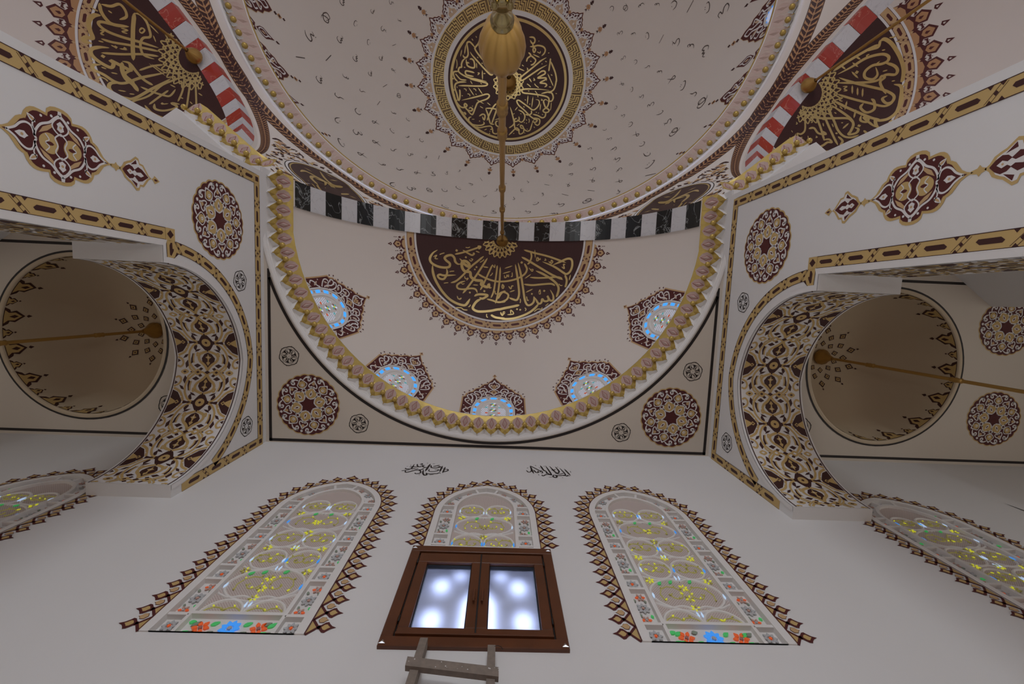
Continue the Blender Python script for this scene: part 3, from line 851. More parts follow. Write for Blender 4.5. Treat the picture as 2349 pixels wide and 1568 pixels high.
for s in (-1, 1):
    a, b = (-.603, -.004) if s < 0 else (.004, .603)
    mb = MB(); gi, go = ((-.515, -.085) if s < 0 else (.085, .515))
    zt, zb_ = 5.365, 4.545
    fbox(a, b, zt, 5.505, -.04, .03); fbox(a, b, 4.475, zb_, -.04, .03); fbox(a, gi, zb_, zt, -.04, .03); fbox(go, b, zb_, zt, -.04, .03)
    sash = mb.build('sash', Wd)
    mb = MB(); fbox(gi, go, zt - .012, zt, -.045, .0, 'darkgap', .001); fbox(gi, go, zb_, zb_ + .008, -.045, 0, 'darkgap', .001); fbox(gi, gi + .008, zb_, zt, -.045, 0, 'darkgap', .001); fbox(go - .008, go, zb_, zt, -.045, 0, 'darkgap', .001)
    mb.build('glazing_seal', sash)
    mb = MB(); mb.add([(gi, YW + .03, zb_), (go, YW + .03, zb_), (go, YW + .03, zt), (gi, YW + .03, zt)], [(0, 1, 2, 3)], 'frosted'); PANE = mb
    M.setdefault('frosted', None)
    if M['frosted'] is None:
        fm = bpy.data.materials.new('frosted_glass'); fm.use_nodes = True; nb = fm.node_tree.nodes['Principled BSDF']
        nb.inputs['Base Color'].default_value = (.95, .97, 1, 1); nb.inputs['Roughness'].default_value = .62; nb.inputs['Transmission Weight'].default_value = 1.0; nb.inputs['IOR'].default_value = 1.45
        nz = fm.node_tree.nodes.new('ShaderNodeTexNoise'); nz.inputs['Scale'].default_value = 220; bp = fm.node_tree.nodes.new('ShaderNodeBump'); bp.inputs['Strength'].default_value = .25; bp.inputs['Distance'].default_value = .003
        fm.node_tree.links.new(nz.outputs['Fac'], bp.inputs['Height']); fm.node_tree.links.new(bp.outputs['Normal'], nb.inputs['Normal']); M['frosted'] = fm
    mb.build('pane', sash)
    mb = MB(); hx = s * .035
    fbox(hx - .012, hx + .012, 4.86, 4.98, .03, .04, 'wood', .003); fbox(hx - .009, hx + .009, 4.80, 4.95, .055, .07, 'wood', .003); fbox(hx - .008, hx + .008, 4.925, 4.945, .035, .06, 'wood', .002)
    mb.build('handle', sash)
    for z in (4.62, 5.36):
        mb = MB(); mb.tube((s * .607, YW - .035, z - .03), (s * .607, YW - .035, z + .03), .007, .007, 'darkgap', 8); mb.build('hinge', sash)
mb = MB(); fbox(-.02, .02, 4.46, 5.51, -.06, .026, 'darkgap', .001); mb.build('meeting_stile', Wd)
mb = MB(); fbox(-.60, .60, 4.457, 4.476, -.01, .05, 'wood', .004); mb.build('weather_bar', Wd)
for s in (-1, 1):
    for z, d in ((4.375, .045), (5.607, -.045)):
        mb = MB(); x = s * .675; zz = (z, z + .042) if d > 0 else (z - .042, z)
        mb.add([(x - .025, YW - .037, z if d > 0 else z - .035), (x + .025, YW - .037, z if d > 0 else z - .035), (x, YW - .037, (z + .035) if d > 0 else z), (x, YW - .043, z + .012 if d > 0 else z - .023)], [(0, 1, 3), (1, 2, 3), (2, 0, 3)], 'steel')
        mb.build('corner_plate', Wd)
# pierced masonry grille outside, seen blurred through the frosted glass
mb = MB()
So2 = lambda u, v, h=0.0: Vector((u, YW + .33, v))
cen = [(-.15, 4.1), (.15, 4.1), (.15, 5.12), (.08, 5.24), (0, 5.28), (-.08, 5.24), (-.15, 5.12)]
hl = [cen]
for s in (-1, 1):
    for cx, cz, rx, rz in ((.40, 4.90, .08, .12), (.37, 5.33, .075, .10), (.20, 5.47, .065, .05)): hl.append([(s * cx + rx * cos(t * pi / 8), cz + rz * sin(t * pi / 8)) for t in range(16)])
paint(mb, So2, [[(-1.2, 3.7), (1.2, 3.7), (1.2, 7.2), (-1.2, 7.2)]] + hl, 'plaster', 0)
mb.build('outer_grille', Wd)

# ---- black brush inscriptions high on the front wall
def strokes(mb, S, data, ox, oy, sx, sy, w, m, h=.003, k=4):
    for st in data:
        ww = w
        if isinstance(st[0], (int, float)): ww = w * st[0]; st = st[1:]
        pts = [(ox + x * sx, oy + y * sy) for x, y in st]
        if len(pts) == 1:
            x, y = pts[0]; paint(mb, S, [[(x, y + ww * 1.2), (x + ww * 1.2, y), (x, y - ww * 1.2), (x - ww * 1.2, y)]], m, h); continue
        pts = smooth_pts(pts, False, k) if len(pts) > 2 else [tuple(pts[0] + (Vector(pts[1]) - Vector(pts[0])) * (i / 4)) if False else (pts[0][0] + (pts[1][0] - pts[0][0]) * i / 4, pts[0][1] + (pts[1][1] - pts[0][1]) * i / 4) for i in range(5)]
        ribbon(mb, S, pts, taper(ww, .18, .18), m, h)
# coordinates: zoomed photograph units, x 0..2349 -> 430 px
INS_R = [[1.5,(1745,155),(1775,260)],[1.2,(1745,155),(1800,185),(1880,230)],[(1690,215),(1715,240),(1750,225),(1745,205)],[1.3,(1780,205),(1800,235),(1830,240),(1832,215)],[(1850,240),(1870,215),(1885,240),(1860,245)],[1.5,(1875,145),(1910,225)],[1.4,(1940,145),(1985,260),(1950,250),(1930,235)],[1.2,(1870,265),(1880,280),(1930,260),(1990,268)],[1.4,(1990,150),(2030,215),(2065,240),(2090,215),(2060,155)],[1.3,(2000,205),(2060,195)],[1.3,(2110,170),(2155,250),(2130,265),(2060,270),(2000,262)],[1.3,(2165,180),(2215,270)],[(2130,275),(2145,262),(2165,276),(2180,262),(2200,275)],[1.5,(2010,262),(2000,285),(2030,295),(2045,275),(2020,262)],[.6,(1700,190),(1720,182)],[.6,(1805,148),(1825,150)],[.6,(1850,180),(1865,175)],[.5,(1830,262),(1832,275)],[.6,(1915,160),(1930,152)],[.5,(1940,292),(1990,288)],[.5,(2230,205),(2232,232)],[.6,(2080,165),(2095,160)],[.6,(2105,290),(2110,298)],[1.2,(1912,205),(1935,232),(1925,250)],[(2030,240),(2090,252),(2140,238)]]
INS_L = [[1.4,(248,125),(240,185),(205,192),(170,190),(165,180)],[1.2,(205,170),(245,160),(285,165),(330,155)],[1.3,(285,122),(300,150),(335,160),(350,148)],[(320,125),(345,115),(350,130),(325,135)],[1.4,(395,138),(370,140),(365,150),(400,165),(430,160)],[1.7,(455,112),(428,220)],[1.4,(470,130),(490,165),(560,165),(600,150),(560,150)],[1.3,(500,150),(545,140),(585,128)],[1.5,(622,135),(612,220)],[1.5,(663,148),(655,232)],[1.2,(675,185),(700,180),(712,195),(680,210),(640,215)],[(470,180),(475,210),(520,215),(575,205),(590,190),(560,188)],[1.3,(180,210),(200,235),(300,205),(370,195),(400,175)],[(130,218),(165,212),(230,200)],[1.2,(310,235),(330,248),(380,235),(360,205),(345,212)],[1.5,(400,195),(410,235),(440,262),(465,255),(450,232)],[1.2,(440,238),(500,245),(560,240),(590,238),(610,228),(632,235)],[.6,(405,112),(420,105)],[.6,(480,115),(515,112)],[.6,(205,140),(215,150)],[.6,(165,160),(180,158)],[.6,(495,258),(555,250)],[.6,(370,262),(385,255)],[.5,(635,165),(640,175)],[.6,(535,190),(570,185)],[(250,195),(270,185),(300,190),(330,180)]]
def insc(data, label, cx, cz):
    xs = [p[0] for st in data for p in st if not isinstance(p, (int, float))]; ys = [p[1] for st in data for p in st if not isinstance(p, (int, float))]
    mx, my = (min(xs) + max(xs)) / 2, (min(ys) + max(ys)) / 2; sx = .68 / (max(xs) - min(xs)); sy = -.46 / (max(ys) - min(ys))
    mb = MB(); strokes(mb, S_front, data, cx - mx * sx, cz - my * sy, sx, sy, .0085, 'black')
    mb.build('inscription', None, (cx, YW, cz), label=label, cat='inscription', group=None)
insc(INS_L, 'black brush inscription on the white wall, upper left of the middle arched window', -.945, 7.66)
insc(INS_R, 'black brush inscription with many upright strokes, upper right of the middle arched window', .915, 7.71)
mb = MB(); paint(mb, S_front, [[(7.345, 7.10), (7.40, 6.75), (7.42, 6.2), (7.36, 6.2)]], 'black', .003); mb.build('trim_wall_line', kind='structure')
# ================================================================== ARCADE WALLS, FRONT CEILING: bands, rosettes, cartouches, soffits
def side_surf(s): return plane_surf((s * HW, 0, 0), (0, 1, 0), (0, 0, 1), (-s, 0, 0))

def arch_offset(zs, off, n=40, t0=0.0, t1=1.0):
    pts = [(AY + x, zs + y) for x, y in arch_pts(AH, 1.46, n)][::-1]
    P = Path2(pts); return [P.at(P.L * (t0 + (t1 - t0) * i / n), off) for i in range(n + 1)]

for s in (-1, 1):
    side = 'left' if s < 0 else 'right'; zs = AZ[s]; S = side_surf(s)
    # outer chain band: up the pier edge, along the top, down beside the front wall
    mb = MB()
    chain_band(mb, S, Path2([(-1.75, 1.2), (-1.75, 8.435)]), .14, .40)
    chain_band(mb, S, Path2([(-1.75, 8.435), (2.48, 8.435)]), .14, .40)
    chain_band(mb, S, Path2([(2.48, 8.435), (2.48, 6.70)]), .14, .40)
    for y, z in ((-1.75, 8.435), (2.48, 8.435)):
        paint(mb, S, [[(y - .07, z - .07), (y + .07, z - .07), (y + .07, z + .07), (y - .07, z + .07)]], 'goldpaint', .0046)
        paint(mb, S, [[(y - .035, z - .04), (y + .035, z - .04), (y + .035, z + .04), (y - .035, z + .04)]], 'deep', .006)
    mb.build('gold_chain_border', None, (s * HW, 0, 8.4), label='gold and maroon chain border framing the %s arcade wall up to its top edge' % side, cat='border')
    # inner chain band round the opening
    mb = MB()
    arc = arch_offset(zs, .205, 44)
    arc = [p for p in arc if p[0] > AY or p[1] > zs + .17]
    k = next(i for i, p in enumerate(arc) if p[0] > 2.44 and p[1] < zs + 1.0) if any(p[0] > 2.44 and p[1] < zs + 1.0 for p in arc) else len(arc)
    chain_band(mb, S, Path2([(-.62, 1.2), (-.62, zs + .12)]), .135, .40)
    chain_band(mb, S, Path2([(-.62, zs + .12), (-.40, zs + .13)] + [p for p in arc[:k] if p[1] > zs + .2 or p[0] > 0]), .13, .37)
    paint(mb, S, [[(-.69, zs + .05), (-.55, zs + .05), (-.55, zs + .19), (-.69, zs + .19)]], 'goldpaint', .0062); paint(mb, S, [[(-.62, zs + .07), (-.57, zs + .12), (-.62, zs + .17), (-.67, zs + .12)]], 'deep', .0075)
    mb.build('gold_chain_border', None, (s * HW, 0, 6.6), label='gold and maroon chain border following the edge of the %s arch' % side, cat='border')
    # white moulding at the edge of the opening
    mb = MB(); P = Path2([(YP2, 1.2), (YP2, zs)] + [(-.285, zs)] + [(AY + x, zs + y) for x, y in arch_pts(AH, 1.46, 40)][::-1])
    P.strip(mb, S, .0, .055, 'white', .012, step=.1); P.strip(mb, S, .055, .07, 'white', .006)
    mb.build('trim_%s_arch_edge' % side, kind='structure')
    # rosettes
    for (y, z, R, rot, lab) in ((-.942, 7.538, .536, .1, 'tall maroon and gold rosette high on the %s pier beside the arch'),):
        r = root('rosette', (s * HW, y, z), label=lab % side, cat='rosette', group=None)
        build_rosette(lambda u, v, h=0, s=s, y=y, z=z: Vector((s * (HW - h), y + u, z + v)), r, R, rot)
    for (y, z, lab) in ((-.142, 7.97, 'small black outline rosette on the %s wall above the arch haunch by the pier'), (2.117, 8.066, 'small black outline rosette in the front upper corner of the %s wall')):
        r = root('rosette', (s * HW, y, z), label=lab % side, cat='rosette')
        build_small_rosette(lambda u, v, h=0, s=s, y=y, z=z: Vector((s * (HW - h), y + u, z + v)), r, .165, .2)
    # cartouche
    zc = 5.45 if s < 0 else 5.39; yc = -1.185
    r = root('cartouche', (s * HW, yc, zc), label='large lobed maroon and gold medallion with pendants on the %s pier' % side, cat='medallion')
    C = lambda u, v, h=0.0, s=s, zc=zc: Vector((s * (HW - h), yc + u, zc + v))
    quad_ = [(.0, .49), (.035, .43), (.085, .375), (.150, .305)]
    lobes = [(.150, .305), (.205, .295), (.240, .245), (.243, .190), (.228, .125), (.243, .125)]
    def closed(q): 
        a = q; b = [(x, -y) for x, y in q[::-1]]; c = [(-x, -y) for x, y in q]; d = [(-x, y) for x, y in q[::-1]]
        o = []
        for p in a + b + c + d:
            if not o or hypot(p[0] - o[-1][0], p[1] - o[-1][1]) > 1e-4: o.append(p)
        if hypot(o[0][0] - o[-1][0], o[0][1] - o[-1][1]) < 1e-4: o.pop()
        return o
    def arcseg(p0, p1, bulge, n=6):
        mx, my = (p0[0] + p1[0]) / 2, (p0[1] + p1[1]) / 2; dx, dy = p1[0] - p0[0], p1[1] - p0[1]
        return [(p0[0] + dx * t + dy * -bulge * 4 * t * (1 - t), p0[1] + dy * t + dx * bulge * 4 * t * (1 - t)) for t in [i / n for i in range(n)]]
    nodes = [(0, .49), (.150, .290), (.245, .115)]
    q = [(0, .49), (.018, .44), (.045, .400), (.085, .372), (.125, .345), (.148, .310)] + arcseg((.148, .300), (.240, .118), .28) + [(.245, .112), (.285, .105), (.312, .075), (.325, .035), (.327, 0)]
    out = closed(q)
    mb = MB(); paint(mb, C, [out], 'goldpaint', .003); mb.build('gold_outline', r)
    mb = MB(); ins = [(x * .90, y * .91) for x, y in out]; paint(mb, C, [ins], 'maroon', .0045); mb.build('ground', r)
    mb = MB(); g = MB()
    for sx in (-1, 1):
        for sy in (-1, 1):
            m4 = lambda pts: [(x * sx, y * sy) for x, y in pts]
            ribbon(mb, C, m4(smooth_pts([(.0, .42), (.035, .36), (.085, .315), (.105, .27), (.085, .23), (.03, .215), (0, .20)], False, 4)), .0085, 'white', .006)
            ribbon(mb, C, m4(smooth_pts([(.02, .215), (.075, .20), (.135, .16), (.175, .09), (.225, .045), (.265, 0)], False, 4)), .0095, 'white', .006)
            paint(g, C, [m4([(.06, .18), (.12, .145), (.16, .085), (.20, .045), (.15, .06), (.10, .11)])], 'tan', .0055)
            paint(mb, C, [m4(leaf((.13, .20), (.185, .265), .022))], 'white', .006); paint(g, C, [m4(leaf((.14, .21), (.175, .255), .010))], 'tan', .0072)
            paint(mb, C, [m4(circ(.235, .07, .012, 8))], 'white', .006); paint(mb, C, [m4(circ(.205, .155, .011, 8))], 'white', .006)
            ribbon(mb, C, m4(smooth_pts([(.05, .21), (.11, .225), (.155, .205)], False, 4)), .006, 'white', .006)
    for sy in (-1, 1):
        paint(g, C, [[(x, y * sy) for x, y in smooth_pts([(0, .02), (.07, .05), (.085, .11), (.045, .165), (0, .18), (-.045, .165), (-.085, .11), (-.07, .05)], True, 3)]], 'goldpaint', .0052)
        paint(mb, C, [[(x, y * sy) for x, y in [(0, .36), (.025, .325), (.03, .29), (.012, .275), (0, .26), (-.012, .275), (-.03, .29), (-.025, .325)]]], 'white', .006)
        paint(g, C, [[(x, y * sy) for x, y in circ(0, .308, .012, 8)]], 'tan', .0072)
        paint(mb, C, [[(x, y * sy) for x, y in leaf((0, .06), (0, .13), .016)]], 'maroon', .0072)
        ribbon(mb, C, [(x, y * sy) for x, y in smooth_pts([(-.07, .13), (-.03, .10), (0, .13), (.03, .10), (.07, .13)], False, 4)], .005, 'white', .0072)
        ribbon(mb, C, [(x, y * sy) for x, y in smooth_pts([(-.11, 0), (-.06, .05), (0, .03), (.06, .05), (.11, 0)], False, 4)], .006, 'white', .0072)
    for sx in (-1, 1):
        paint(mb, C, [[(x * sx, y) for x, y in smooth_pts([(.095, 0), (.13, .055), (.18, .065), (.245, 0), (.18, -.065), (.13, -.055)], True, 3)]], 'maroon', .006)
        ribbon(mb, C, [(x * sx, y) for x, y in smooth_pts([(.095, 0), (.13, .055), (.18, .065), (.245, 0), (.18, -.065), (.13, -.055)], True, 3)], .006, 'white', .0068, True)
        paint(mb, C, [[(x * sx, y) for x, y in [(.12, .0), (.14, .03), (.17, .022), (.185, .032), (.215, 0), (.185, -.032), (.17, -.022), (.14, -.03)]]], 'white', .0072)
        paint(g, C, [[(x * sx, y) for x, y in circ(.163, 0, .012, 8)]], 'tan', .0085)
        paint(mb, C, [[(x * sx, y) for x, y in [(.262, -.018), (.262, .018), (.298, .014), (.298, -.014)]]], 'white', .006)
    mb.build('white_scrollwork', r); g.build('gold_arabesque', r)
    # knots, pendants, finials at both ends
    for sy in (-1, 1):
        m = MB(); t = lambda pts: [(x, y * sy) for x, y in pts]
        paint(m, C, [t([(-.012, .47), (.012, .47), (.022, .515), (.045, .53), (.022, .548), (.010, .58), (-.010, .58), (-.022, .548), (-.045, .53), (-.022, .515)])], 'goldpaint', .003)
        outp = [(0, .565), (.03, .60), (.075, .625), (.10, .665), (.115, .70), (.175, .765), (.165, .80), (.12, .815), (.115, .86), (.06, .90), (.02, .93), (0, .965)]
        outp = outp + [(-x, y) for x, y in outp[-2:0:-1]]
        paint(m, C, [t(outp)], 'goldpaint', .003)
        paint(m, C, [t([(x * .84, .765 + (y - .765) * .84) for x, y in outp])], 'white', .0042)
        inn = [(0, .60), (.045, .64), (.07, .68), (.06, .72), (.035, .745), (.075, .79), (.06, .84), (0, .92)]
        paint(m, C, [t(inn + [(-x, y) for x, y in inn[-2:0:-1]])], 'maroon', .0054)
        for sx in (-1, 1): paint(m, C, [t([(sx * .075, .70), (sx * .14, .765), (sx * .10, .775)])], 'maroon', .0054)
        paint(m, C, [t([(0, .65), (.028, .685), (.012, .72), (.03, .745), (.012, .77), (.025, .82), (0, .86), (-.025, .82), (-.012, .77), (-.03, .745), (-.012, .72), (-.028, .685)])], 'white', .0066)
        paint(m, C, [t(circ(0, .69, .009, 6))], 'tan', .0078)
        paint(m, C, [t([(0, .965), (.02, .99), (.045, 1.005), (.03, 1.03), (0, 1.075), (-.03, 1.03), (-.045, 1.005), (-.02, .99)])], 'goldpaint', .003)
        paint(m, C, [t(leaf((0, .995), (0, 1.05), .012))], 'maroon', .0042)
        m.build('pendant', r)

# ---- arabesque soffits of the two arches and the pier jambs
def arabesque(mb, S, P, hw, s0, s1):
    """periodic scroll ornament; S(s, w) with w across (-hw..hw)"""
    n = int(math.ceil((s1 - s0) / P)) + 1
    def poly(pts, m, h, c, clip=True):
        pts = [(c + a * P, b * hw) for a, b in pts]
        if max(p[0] for p in pts) > s1 or min(p[0] for p in pts) < s0: return
        paint(mb, S, [pts], m, h)
    def line(pts, w, m, h, c, k=4):
        pts = smooth_pts([(c + a * P, b * hw) for a, b in pts], False, k); pts = [p for p in pts if s0 <= p[0] <= s1]
        if len(pts) > 1: ribbon(mb, S, pts, w * 1.45, m, h)
    for i in range(-1, n + 1):
        c = s0 + arabesque.phase + i * P
        # flower node: maroon cross with gold ring
        poly([(-.16, 0), (-.12, .10), (-.07, .17), (-.03, .22), (-.015, .42), (-.03, .55), (.03, .55), (.015, .42), (.03, .22), (.07, .17), (.12, .10), (.16, 0), (.12, -.10), (.07, -.17), (.03, -.22), (.015, -.42), (.03, -.55), (-.03, -.55), (-.015, -.42), (-.03, -.22), (-.07, -.17), (-.12, -.10)], 'deep', .0035, c)
        poly(circ(0, 0, .062, 10) if False else [(.068 * cos(t * pi / 6), .145 * sin(t * pi / 6)) for t in range(12)], 'goldpaint', .005, c)
        poly([(.020 * cos(t * pi / 3), .045 * sin(t * pi / 3)) for t in range(6)], 'deep', .0065, c)
        for sg in (-1, 1):
            for t in (-1, 1):
                poly([(t * .30, sg * .66), (t * .36, sg * .74), (t * .44, sg * .70), (t * .40, sg * .62)], 'deep', .0034, c); poly([(t * .11, sg * .20), (t * .15, sg * .30), (t * .17, sg * .42), (t * .12, sg * .34)], 'deep', .0034, c); poly([(t * .20, sg * .62), (t * .26, sg * .70), (t * .28, sg * .82), (t * .22, sg * .74)], 'deep', .0034, c); poly([(t * .44, sg * .14), (t * .47, sg * .20), (t * .46, sg * .30), (t * .42, sg * .22)], 'deep', .0034, c)
            # edge blobs
            poly([(-.20, sg * .98), (-.16, sg * .80), (-.08, sg * .68), (-.02, sg * .60), (.02, sg * .60), (.08, sg * .68), (.16, sg * .80), (.20, sg * .98)], 'deep', .0035, c)
            poly([(-.07, sg * .98), (-.02, sg * .80), (.02, sg * .80), (.07, sg * .98)], 'goldpaint', .005, c)
            poly([(-.035, sg * .74), (0, sg * .66), (.035, sg * .74), (0, sg * .82)], 'goldpaint', .005, c)
            poly([(-.014, sg * .74), (0, sg * .70), (.014, sg * .74), (0, sg * .78)], 'deep', .0065, c)
            for t in (-1, 1):
                poly([(t * (.085 + .012 * cos(q * pi / 3)), sg * (.66 + .03 * sin(q * pi / 3))) for q in range(6)], 'white', .0065, c)
                # hooked dark leaves by the flower
                poly([(t * .02, sg * .36), (t * .10, sg * .44), (t * .15, sg * .38), (t * .06, sg * .30)], 'deep', .0035, c)
                line([(t * .015, sg * .27), (t * .05, sg * .42), (t * .14, sg * .56), (t * .24, sg * .62), (t * .34, sg * .60), (t * .42, sg * .50), (t * .47, sg * .40)], .010, 'goldpaint', .005, c)
                line([(t * .02, sg * .55), (t * .08, sg * .62), (t * .17, sg * .74), (t * .23, sg * .96)], .011, 'goldpaint', .005, c)
                line([(t * .15, sg * .02), (t * .17, sg * .14), (t * .20, sg * .26), (t * .26, sg * .31), (t * .32, sg * .26), (t * .38, sg * .12), (t * .43, sg * .04), (t * .47, 0)], .013, 'goldpaint', .005, c)
                line([(t * .20, sg * .26), (t * .18, sg * .34), (t * .24, sg * .36)], .008, 'goldpaint', .005, c)
                # slender dark leaf
                poly([(t * .20, sg * .44), (t * .27, sg * .50), (t * .34, sg * .48), (t * .37, sg * .56), (t * .28, sg * .56), (t * .19, sg * .50)], 'deep', .0035, c)
                line([(t * .19, sg * .44), (t * .27, sg * .48), (t * .35, sg * .46)], .007, 'goldpaint', .0056, c)
                line([(t * .26, sg * .98), (t * .30, sg * .84), (t * .37, sg * .80), (t * .42, sg * .88), (t * .40, sg * .98)], .010, 'goldpaint', .005, c)
                poly([(t * .29, sg * .98), (t * .32, sg * .88), (t * .35, sg * .98)], 'deep', .0035, c)
                poly([(t * .39, sg * .22), (t * .36, sg * .34), (t * .39, sg * .46), (t * .43, sg * .34)], 'deep', .0035, c)
        for t in (-1, 1):
            # vase
            poly([(t * .17, 0), (t * .20, .12), (t * .27, .215), (t * .34, .19), (t * .41, .05), (t * .43, 0), (t * .41, -.05), (t * .34, -.19), (t * .27, -.215), (t * .20, -.12)], 'deep', .0035, c)
            poly([(t * .19, 0), (t * .235, .03), (t * .25, .10), (t * .275, .03), (t * .325, .015), (t * .335, .06), (t * .355, .05), (t * .39, 0), (t * .355, -.05), (t * .335, -.06), (t * .325, -.015), (t * .275, -.03), (t * .25, -.10), (t * .235, -.03)], 'goldpaint', .005, c)
            poly([(t * .24, 0), (t * .25, .025), (t * .262, 0), (t * .25, -.025)], 'white', .0065, c)
        # node B: row of small medallions
        d = c + .5 * P
        for w_, r in ((.30, .055), (-.30, .055), (.72, .045), (-.72, .045)):
            poly([(-r, w_), (-r * .5, w_ + .10), (0, w_ + .13), (r * .5, w_ + .10), (r, w_), (r * .5, w_ - .10), (0, w_ - .13), (-r * .5, w_ - .10)], 'goldpaint', .0055, d)
            poly([(-r * .4, w_), (0, w_ + .06), (r * .4, w_), (0, w_ - .06)], 'deep' if i % 2 else 'white', .0068, d)
        poly([(-.03, 0), (0, .10), (.03, 0), (0, -.10)], 'deep', .0035, d)
        for sg in (-1, 1):
            poly([(-.02, sg * .48), (0, sg * .56), (.02, sg * .48), (0, sg * .42)], 'deep', .0035, d)
            line([(-.04, sg * .02), (0, sg * .14), (.0, sg * .20)], .008, 'goldpaint', .005, d)
            for t in (-1, 1): line([(0, sg * .44), (t * .05, sg * .56), (t * .09, sg * .60), (t * .13, sg * .58)], .008, 'goldpaint', .0052, d)
arabesque.phase = 0

for s in (-1, 1):
    side = 'left' if s < 0 else 'right'; zs = AZ[s]
    P = Path2([(AY + x, zs + y) for x, y in arch_pts(AH, 1.46, 60)])       # from front foot over the crown
    xc = s * (HW + XT) / 2
    def SS(q, w, h=0.0, P=P, xc=xc, s=s):
        y, z = P.at(q, h); return Vector((xc + w, y, z))
    hw = (XT - HW) / 2 - .035
    mb = MB()
    mb.grid(lambda u, v: SS(u, v, .002), 60, 1, 'white', (.0, P.L), (-hw, hw))
    arabesque.phase = .56
    arabesque(mb, SS, .925, hw * .98, .01, P.L - .01)
    for w0 in (-1, 1):
        ribbon(mb, SS, [(q * P.L / 60, w0 * hw) for q in range(61)], .008, 'deep', .004)
    mb.build('arabesque_band', None, (xc, AY, zs + 1.4), label='maroon and gold arabesque painted on the underside of the %s arch' % side, cat='ornament')
    mb = MB(); SJ = lambda q, w, h=0.0, xc=xc: Vector((xc + w, YP2 + h, q))
    mb.grid(lambda u, v: SJ(u, v, .002), 2, 1, 'white', (1.2, zs - .06), (-hw, hw)); arabesque.phase = .3
    arabesque(mb, SJ, .925, hw * .98, 1.2, zs - .06)
    mb.build('arabesque_band', None, (xc, YP2, 4), label='maroon and gold arabesque on the narrow inner face of the %s pier' % side, cat='ornament')

# ---- front ceiling: black lines and rosettes
mb = MB()
L = .024
def fr(x0, y0, x1, y1): paint(mb, S_ceil, [[(x0, y0), (x1, y0), (x1, y1), (x0, y1)]], 'black', .003)
fr(-3.775, 2.53, 3.775, 2.53 - 2 * L); fr(-3.775, -.38, -3.775 + 2 * L, 2.53); fr(3.775 - 2 * L, -.38, 3.775, 2.53)
R_ = 3.955; arc = []
for i in range(97):
    a = pi * i / 96; x, y = R_ * cos(a), CY + R_ * sin(a)
    if abs(x) < 3.77: arc.append((x, y))
ribbon(mb, S_ceil, arc, L, 'black', .003)
mb.build('black_line_border', None, (0, 2.4, ZC), label='thin black painted line following the round opening and the corners of the front ceiling', cat='border')
for s in (-1, 1):
    side = 'left' if s < 0 else 'right'
    r = root('rosette', (s * 3.115, 1.883, ZC), label='round maroon and gold rosette on the flat ceiling in the front %s corner' % side, cat='rosette')
    build_rosette(lambda u, v, h=0, s=s: Vector((s * 3.115 + u, 1.883 + v, ZC - h)), r, .537, .28 * s)
    for x, y, lab in ((3.43, 1.06, 'small black rosette on the flat ceiling beside the %s arcade wall'), (2.26, 2.178, 'small black rosette on the flat ceiling near the front wall, %s half')):
        r = root('rosette', (s * x, y, ZC), label=lab % side, cat='rosette')
        build_small_rosette(lambda u, v, h=0, s=s, x=x, y=y: Vector((s * x + u, y + v, ZC - h)), r, .175, .25)

